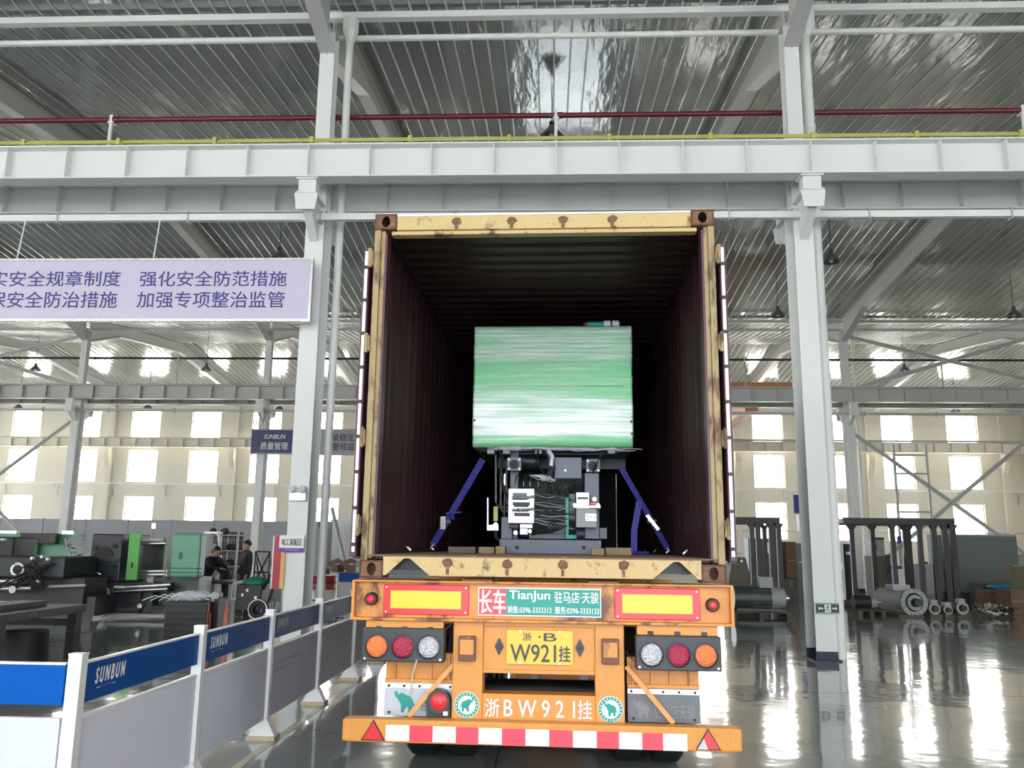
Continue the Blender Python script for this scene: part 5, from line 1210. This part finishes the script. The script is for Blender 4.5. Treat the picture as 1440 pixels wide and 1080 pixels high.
# ribbed olive lifting tank left, with lifting eye
Y = 22.6
t = thing('tapered_housing', 'tapered olive brown housing with lifting eye beside the container door', 'machine part')
x0, x1, z0, z1 = R4(1027, 784, 1056, 826, Y)
MB().prism([(x0-.1, .05), (x1, .05), (x1-.02, z0+.25), (x1-.14, z1), (x0+.1, z1), (x0-.02, z0+.25)], Y, Y+.8, 'y').build('housing', M['olive'], t, bevel=.01)
MB().tube([(x0+.22, Y+.3, z1), (x0+.22, Y+.3, z1+.1), (x0+.38, Y+.3, z1+.1), (x0+.38, Y+.3, z1)], .012, 6).build('lifting_eye', M['steel'], t); pcyl(1043, 789, .03, Y-.01, .02, 'hole', 'zinc', t)
MB().box(x0-.1, x1, Y, Y+.8, 0.001, .05).build('base_plate', M['dark'], t)
def motor(label, px0, px1, pyc, r, Y, mt='motorg', pallet=True, boxpx=None):
    t = thing('electric_motor', label, 'motor'); a, b = P(px0, pyc, Y), P(px1, pyc, Y); z = r+(.13 if pallet else .002)
    L_ = b.x-a.x
    MB().cyl((a.x, Y, z), (a.x+L_*.72, Y, z), r, 28).build('motor_body', M[mt], t, smooth=True)
    for k in range(18):
        an = 2*PI*k/18; MB().bar((a.x+L_*.36, Y+r*1.0*math.cos(an), z+r*math.sin(an)), (a.x+L_*.70, Y+r*math.cos(an), z+r*math.sin(an)), .012, .012).build('cooling_fin', M[mt], t)
    MB().cyl((a.x+L_*.72, Y, z), (b.x, Y, z), r*.92, 28, r*.80).build('end_bell', M['cabinet'], t, smooth=True)
    MB().cyl((b.x, Y, z), (b.x+.12, Y, z), r*.22, 16).build('shaft', M['steel'], t, smooth=True)
    MB().box(a.x+.05, b.x-.1, Y-r*.8, Y+r*.8, z-r*1.02, z-r*.8).build('motor_foot', M[mt], t)
    if boxpx: MB().box(a.x+L_*.5, a.x+L_*.5+.32, Y-.22, Y+.02, z+r*.8, z+r+.2).build('junction_box', M['greysteel'], t, bevel=.01)
    return t, a, b
def pallet(x0, x1, y0, y1, label):
    p = thing('wooden_pallet', label, 'pallet'); n_ = 5
    for k in range(n_): yy = y0+(y1-y0)*k/n_; MB().box(x0, x1, yy, yy+(y1-y0)/n_*.8, .10, .12).build('deck_board', M['darkwood'], p)
    for x in (x0, (x0+x1)/2-.05, x1-.1): MB().box(x, x+.1, y0, y1, 0.001, .10).build('bearer', M['darkwood'], p)
t, a, b = motor('big green grey electric motor lying on a pallet beside the container', 1030, 1102, 842, .30, 21.2, boxpx=True); pallet(a.x-.1, b.x+.05, 20.8, 21.7, 'pallet under the big green grey motor')
t, a, b = motor('black electric motor on a pallet right of the thick down pipe', 1200, 1232, 853, .17, 22.3, 'black'); pallet(a.x, b.x+.1, 21.95, 22.7, 'pallet under the black motor right of the down pipe')
# flanged pump with its big ring
Y = 21.6
t = thing('flanged_pump', 'large pump with a big pale bolted flange ring', 'pump'); c_ = P(1286, 848, Y); R_ = .325; z = R_+.03; zc = z
MB().lathe([(.225, 0), (R_, 0), (R_, .05), (.225, .05)], (c_.x, Y, z), 'y', 40).build('flange_ring', M['cabinet'], t, smooth=True)
for k in range(16): an = 2*PI*k/16; MB().cyl((c_.x+.28*math.cos(an), Y-.006, z+.28*math.sin(an)), (c_.x+.28*math.cos(an), Y, z+.28*math.sin(an)), .014, 8).build('bolt_hole', M['black'], t)
MB().lathe([(.225, .04), (.235, .30), (.10, .32), (0, .32)], (c_.x, Y, z), 'y', 32).build('bell_housing', M['darkgrey'], t, smooth=True)
MB().lathe([(.11, .0), (.19, .0), (.19, .05), (.11, .05)], (c_.x+.05, Y+.06, z-.01), 'y', 32).build('inner_ring', M['cabinet'], t, smooth=True)
MB().cyl((c_.x+.06, Y-.12, z), (c_.x+.06, Y+.3, z), .095, 20).build('drive_shaft', M['dark'], t, smooth=True)
MB().cyl((c_.x-.06, Y+.28, z+.03), (c_.x-.42, Y+1.0, z+.05), .25, 28).build('pump_body', M['cabinet'], t, smooth=True)
for k in range(8): f = .1+.1*k; q0 = Vector((c_.x-.06-.36*f, Y+.28+.72*f, z+.03)); MB().lathe([(.26, -.012), (.275, 0), (.26, .012)], q0, 'y', 28).build('cooling_rib', M['greysteel'], t)
MB().box(c_.x-.38, c_.x+.05, Y+.3, Y+.8, z+.26, z+.40).build('terminal_box', M['greysteel'], t, bevel=.01)
MB().box(c_.x-.40, c_.x+.2, Y-.02, Y+.9, .001, .06).build('skid', M['darkwood'], t)
random.seed(31)
for i, (px, py, r, lab) in enumerate(((1315, 860, .14, 'small pump with pale ring right of the big flange'), (1334, 863, .11, 'smallest dark valve between two small pumps'), (1354, 858, .15, 'small pump with white ring left of the scrap pile'))):
    Y = 21.6+.1*i; t = thing('small_pump', lab, 'pump'); q = P(px, py, Y)
    MB().lathe([(r*.6, 0), (r, 0), (r, .05), (r*.6, .05)], (q.x, Y, r+.07), 'y', 24).build('flange_ring', M['cabinet'], t, smooth=True)
    MB().cyl((q.x, Y-.08, r+.07), (q.x, Y+.1, r+.07), r*.5, 16).build('shaft', M['dark'], t, smooth=True); MB().cyl((q.x-.05, Y+.05, r+.07), (q.x-.10, Y+.4, r+.07), r*.85, 18).build('pump_body', M['dark'], t, smooth=True)
    MB().box(q.x-.06, q.x+.10, Y+.05, Y+.25, 2*r+.04, 2*r+.14).build('valve_cap', M['cabinet'], t, bevel=.008); MB().box(q.x-r, q.x+r, Y-.05, Y+.4, .001, .07).build('skid', M['darkwood'], t)
# strewn scrap pile, cartons, tarpaulin at the right edge
sc_ = MB(); q = P(1405, 860, 22.0)
for k in range(46):
    a = Vector((q.x+random.uniform(-.42, .42), 22.0+random.uniform(-.25, .35), random.uniform(.04, .30))); b = a+Vector((random.uniform(-.25, .25), random.uniform(-.15, .15), random.uniform(-.10, .12))); b.z = max(b.z, .03)
    sc_.cur = random.randrange(3); sc_.bar(a, b, random.uniform(.03, .10), random.uniform(.01, .05))
tag(sc_.build('scrap_pile', [M['brown'], M['cabinet'], M['dark']], None), 'heap of mixed scrap and packing on the floor at the right', 'scrap', kind='stuff')
block(1396, 832, 1432, 856, 24.2, .9, 'brown_carton', 'brown', 'low wide brown carton behind the scrap heap', 'carton', extra=lambda t, Y: pbox(1396, 842, 1432, 843, Y-.01, .02, 'tape', 'wood', t))
block(1424, 830, 1445, 862, 23.0, .8, 'brown_carton', 'brown', 'brown carton cut by the right edge near the scrap heap', 'carton', extra=lambda t, Y: pbox(1424, 845, 1445, 846, Y-.01, .02, 'tape', 'wood', t))
block(1424, 795, 1450, 835, 26.5, .6, 'wooden_crate', 'olive', 'dark wooden crate at the right edge beside the grey board', 'crate', extra=lambda t, Y: pbox(1424, 795, 1450, 797, Y-.03, .7, 'lid', 'wood', t))
block(1384, 824, 1420, 850, 26.0, .8, 'green_bin', 'motorg', 'dull green bin in front of the grey board', 'bin', extra=lambda t, Y: pbox(1383, 822, 1421, 825, Y-.03, .86, 'rim', 'cast', t))
q = P(1416, 828, 25.0); zt_ = P(1416, 831, 25.0).z
t = thing('tarp_table', 'dark table carrying the blue tarpaulin at the right', 'table'); MB().box(q.x-.5, q.x+.55, 25.1, 25.7, zt_-.06, zt_).build('table_top', M['cast'], t)
for x in (-.48, .48):
    for y in (25.12, 25.62): MB().box(q.x+x, q.x+x+.05, y, y+.05, 0, zt_-.06).build('leg', M['cast'], t)
o = MB().blob((q.x+.02, 25.4, zt_+.09), .42, .22, .10, 16, 6, .10).build('blue_tarpaulin', M['bluetarp'], None, smooth=True); tag(o, 'folded blue tarpaulin on the table at the right', 'tarpaulin')
t = thing('grey_tank', 'blurred round grey tank against the right end wall', 'tank'); q = P(1440, 780, 30); MB().lathe([(0, 0), (.45, .0), (.5, .1), (.5, 1.35), (.4, 1.5), (0, 1.55)], (q.x+.4, 30.4, 0.001), 'z', 24).build('tank_body', M['cabinet'], t, smooth=True); MB().cyl((q.x+.4, 30.4, 1.5), (q.x+.4, 30.4, 1.68), .1, 14).build('tank_neck', M['dark'], t)
# pipe frame standing behind the long rack
Y = 37
t = thing('tube_scaffold', 'tall thin tube frame with crossbars beyond the far braces', 'frame')
x0, x1 = P(1262, 700, Y).x, P(1308, 700, Y).x
for x in (x0, x1): MB().box(x-.05, x+.05, Y, Y+.1, 0, P(1262, 624, Y).z).build('upright', M['rafter'], t)
for py in (666, 640, 720): z = P(1285, py, Y).z; MB().box(x0, x1, Y+.02, Y+.08, z-.04, z+.04).build('crossbar', M['rafter'], t)

# ================================================================== PEOPLE
def person(label, loc, rz, joints, hair=True):
    """one skinned body; joints: dict name -> (x,y,z,r) in a frame where the person faces -y"""
    root = empty('person', loc, rz, label, 'person')
    J = joints
    chain = [('pelvis','belly'),('belly','chest'),('chest','neck'),('neck','chin'),('chin','head'),('head','crown'),('chin','nose'),
             ('chest','shL'),('shL','elL'),('elL','wrL'),('chest','shR'),('shR','elR'),('elR','wrR'),
             ('pelvis','hipL'),('hipL','knL'),('knL','anL'),('anL','toL'),('pelvis','hipR'),('hipR','knR'),('knR','anR'),('anR','toR')]
    names = []
    for a, b in chain:
        for q in (a, b):
            if q not in names: names.append(q)
    vs = [J[n_][:3] for n_ in names]; es = [(names.index(a), names.index(b)) for a, b in chain]; rs = [J[n_][3] for n_ in names]
    for s in 'LR':   # palm, four fingers and a thumb
        w = Vector(J['wr'+s][:3]); e = Vector(J['el'+s][:3]); d = (w-e).normalized(); side = d.cross(Vector((0, 0, 1)) if abs(d.z) < .8 else Vector((0, 1, 0))).normalized(); dn = d.cross(side).normalized()
        wi = names.index('wr'+s); pv = len(vs); vs.append(tuple(w+d*.05)); rs.append(.030); es.append((wi, pv))
        for k, ln in enumerate((.055, .068, .064, .050)):
            o_ = side*(-.027+.018*k); i0 = len(vs); vs.append(tuple(w+d*.085+o_)); rs.append(.010); es.append((pv, i0))
            vs.append(tuple(w+d*(.085+ln*.5)+o_+dn*.008)); rs.append(.009); es.append((i0, i0+1)); vs.append(tuple(w+d*(.085+ln*.9)+o_+dn*.028)); rs.append(.008); es.append((i0+1, i0+2))
        i0 = len(vs); vs.append(tuple(w+d*.045-side*.035+dn*.01)); rs.append(.011); es.append((pv, i0)); vs.append(tuple(w+d*.08-side*.05+dn*.02)); rs.append(.009); es.append((i0, i0+1))
    me = bpy.data.meshes.new('p'); me.from_pydata(vs, es, []); o = bpy.data.objects.new('p', me); COL.objects.link(o)
    md = o.modifiers.new('s', 'SKIN'); md.use_smooth_shade = True
    sv = me.skin_vertices[0].data
    for i, r in enumerate(rs): sv[i].radius = (r, r); sv[i].use_root = (i == 0)
    sb = o.modifiers.new('u', 'SUBSURF'); sb.levels = 2; sb.render_levels = 2
    bpy.context.view_layer.update()
    ev = bpy.data.meshes.new_from_object(o.evaluated_get(bpy.context.evaluated_depsgraph_get()))
    bpy.data.objects.remove(o)
    ev.materials.clear()
    for mt in ('jacket', 'trouser', 'skin', 'black'): ev.materials.append(M[mt])
    nk = Vector(J['neck'][:3]); wl, wr_ = Vector(J['wrL'][:3]), Vector(J['wrR'][:3]); pz = J['pelvis'][2]; hd = Vector(J['head'][:3])
    el, er = Vector(J['elL'][:3]), Vector(J['elR'][:3])
    for f in ev.polygons:
        c = f.center; mi = 0
        if c.z < J['anL'][2]+.03: mi = 3
        elif c.z < pz-.02: mi = 1
        if c.z > nk.z-.02 and math.hypot(c.x-nk.x, c.y-nk.y) < .15 and not (c.z < nk.z+.01 and math.hypot(c.x-nk.x, c.y-nk.y) > .07): mi = 2
        for w0, e0 in ((wl, el), (wr_, er)):
            ax = (w0-e0).normalized(); t_ = (c-w0).dot(ax)
            if .01 < t_ < .22 and ((c-w0)-ax*t_).length < .075: mi = 2
        f.material_index = mi
    b = bpy.data.objects.new('body', ev); COL.objects.link(b); b.parent = root; ev.shade_smooth()
    c = hd+Vector((0, .02, .035))
    hm = MB(); n1, n2 = 16, 7; vv = []; ff = []
    for i in range(n2+1):
        t_ = PI*.62*i/n2
        for k in range(n1):
            ph = 2*PI*k/n1; fr = 1-.34*max(0, -math.sin(ph)+.25)/1.25
            tt = t_*fr; rr = 1+.03*math.sin(5*ph)
            vv.append(c+Vector((.088*math.sin(tt)*math.cos(ph)*rr, .105*math.sin(tt)*math.sin(ph)*rr, .105*math.cos(tt))))
    for i in range(n2):
        for k in range(n1): ff.append((i*n1+k, (i+1)*n1+k, (i+1)*n1+(k+1)%n1, i*n1+(k+1)%n1))
    hm.add(vv, ff).build('hair', M['hair'], root, smooth=True)
    for sx in (-1, 1):
        MB().blob(hd+Vector((sx*.032, -.082, .0)), .011, .006, .007, 8, 6).build('eye', M['black'], root, smooth=True)
        MB().blob(hd+Vector((sx*.082, .01, -.005)), .010, .020, .030, 8, 6).build('ear', M['skin'], root, smooth=True)
    MB().box(hd.x-.022, hd.x+.022, hd.y-.088, hd.y-.080, hd.z-.062, hd.z-.055).build('mouth', M['signred'], root)
    cl = MB().lathe([(.062, -.03), (.070, .0), (.060, .015)], (nk.x, nk.y, nk.z-.01), 'z', 16).build('collar', M['jacket'], root, smooth=True)
    return root
def pose(h=1.62, bend=0, reach=0, hipz=None, headdown=0, arms='down'):
    k = h/1.62; by = -bend
    J = dict(pelvis=(0, 0, .86, .13), belly=(0, by*.25, 1.02, .15), chest=(0, by*.6, 1.22, .175), neck=(0, by*.92, 1.385, .055), chin=(0, by*1.05-.02, 1.435, .072), head=(0, by*1.1-.01, 1.50, .102), crown=(0, by*1.1+.005, 1.55, .085), nose=(0, by*1.1-.118, 1.475, .020),
             hipL=(.09, 0, .80, .095), knL=(.10, -.01, .46, .062), anL=(.10, .02, .09, .045), toL=(.11, -.13, .045, .042), hipR=(-.09, 0, .80, .095), knR=(-.10, -.02, .46, .062), anR=(-.10, .02, .09, .045), toR=(-.11, -.13, .045, .042),
             shL=(.195, by*.75, 1.31, .078), shR=(-.195, by*.75, 1.31, .078))
    dz = -bend*.45
    if arms == 'down': A = dict(elL=(.24, by*.6+.02, 1.06, .058), wrL=(.25, by*.6-.06, .83, .030), elR=(-.24, by*.6+.02, 1.06, .058), wrR=(-.23, by*.6-.10, .84, .030))
    else: A = dict(elL=(.25, by*.6-.14, 1.10, .058), wrL=(.14, by*.6-.36, 1.10, .030), elR=(-.25, by*.6-.14, 1.08, .058), wrR=(-.14, by*.6-.36, 1.04, .030))
    J.update(A); out = {}
    for n_, (x, y, z, r) in J.items():
        zz = z+(dz*min(1, max(0, (z-.86)/.5)) if bend and n_ not in ('pelvis',) else 0)
        out[n_] = (x*k, y*k, zz*k, r*k)
    return out
q = P(346, 790, 20.6); person('person in dark navy work jacket standing upright, looking left', (q.x, 20.6, 0), -PI/2+.7, pose(1.64))
q = P(321, 790, 20.8); person('person in dark clothes bending over beside the standing worker', (q.x, 20.8, 0), -PI/2-.2, pose(1.58, .38, arms='fwd'))
q = P(290, 790, 20.4); person('person in dark clothes leaning beside the mint machine cover', (q.x, 20.4, 0), PI/2-.3, pose(1.60, .28, arms='fwd'))
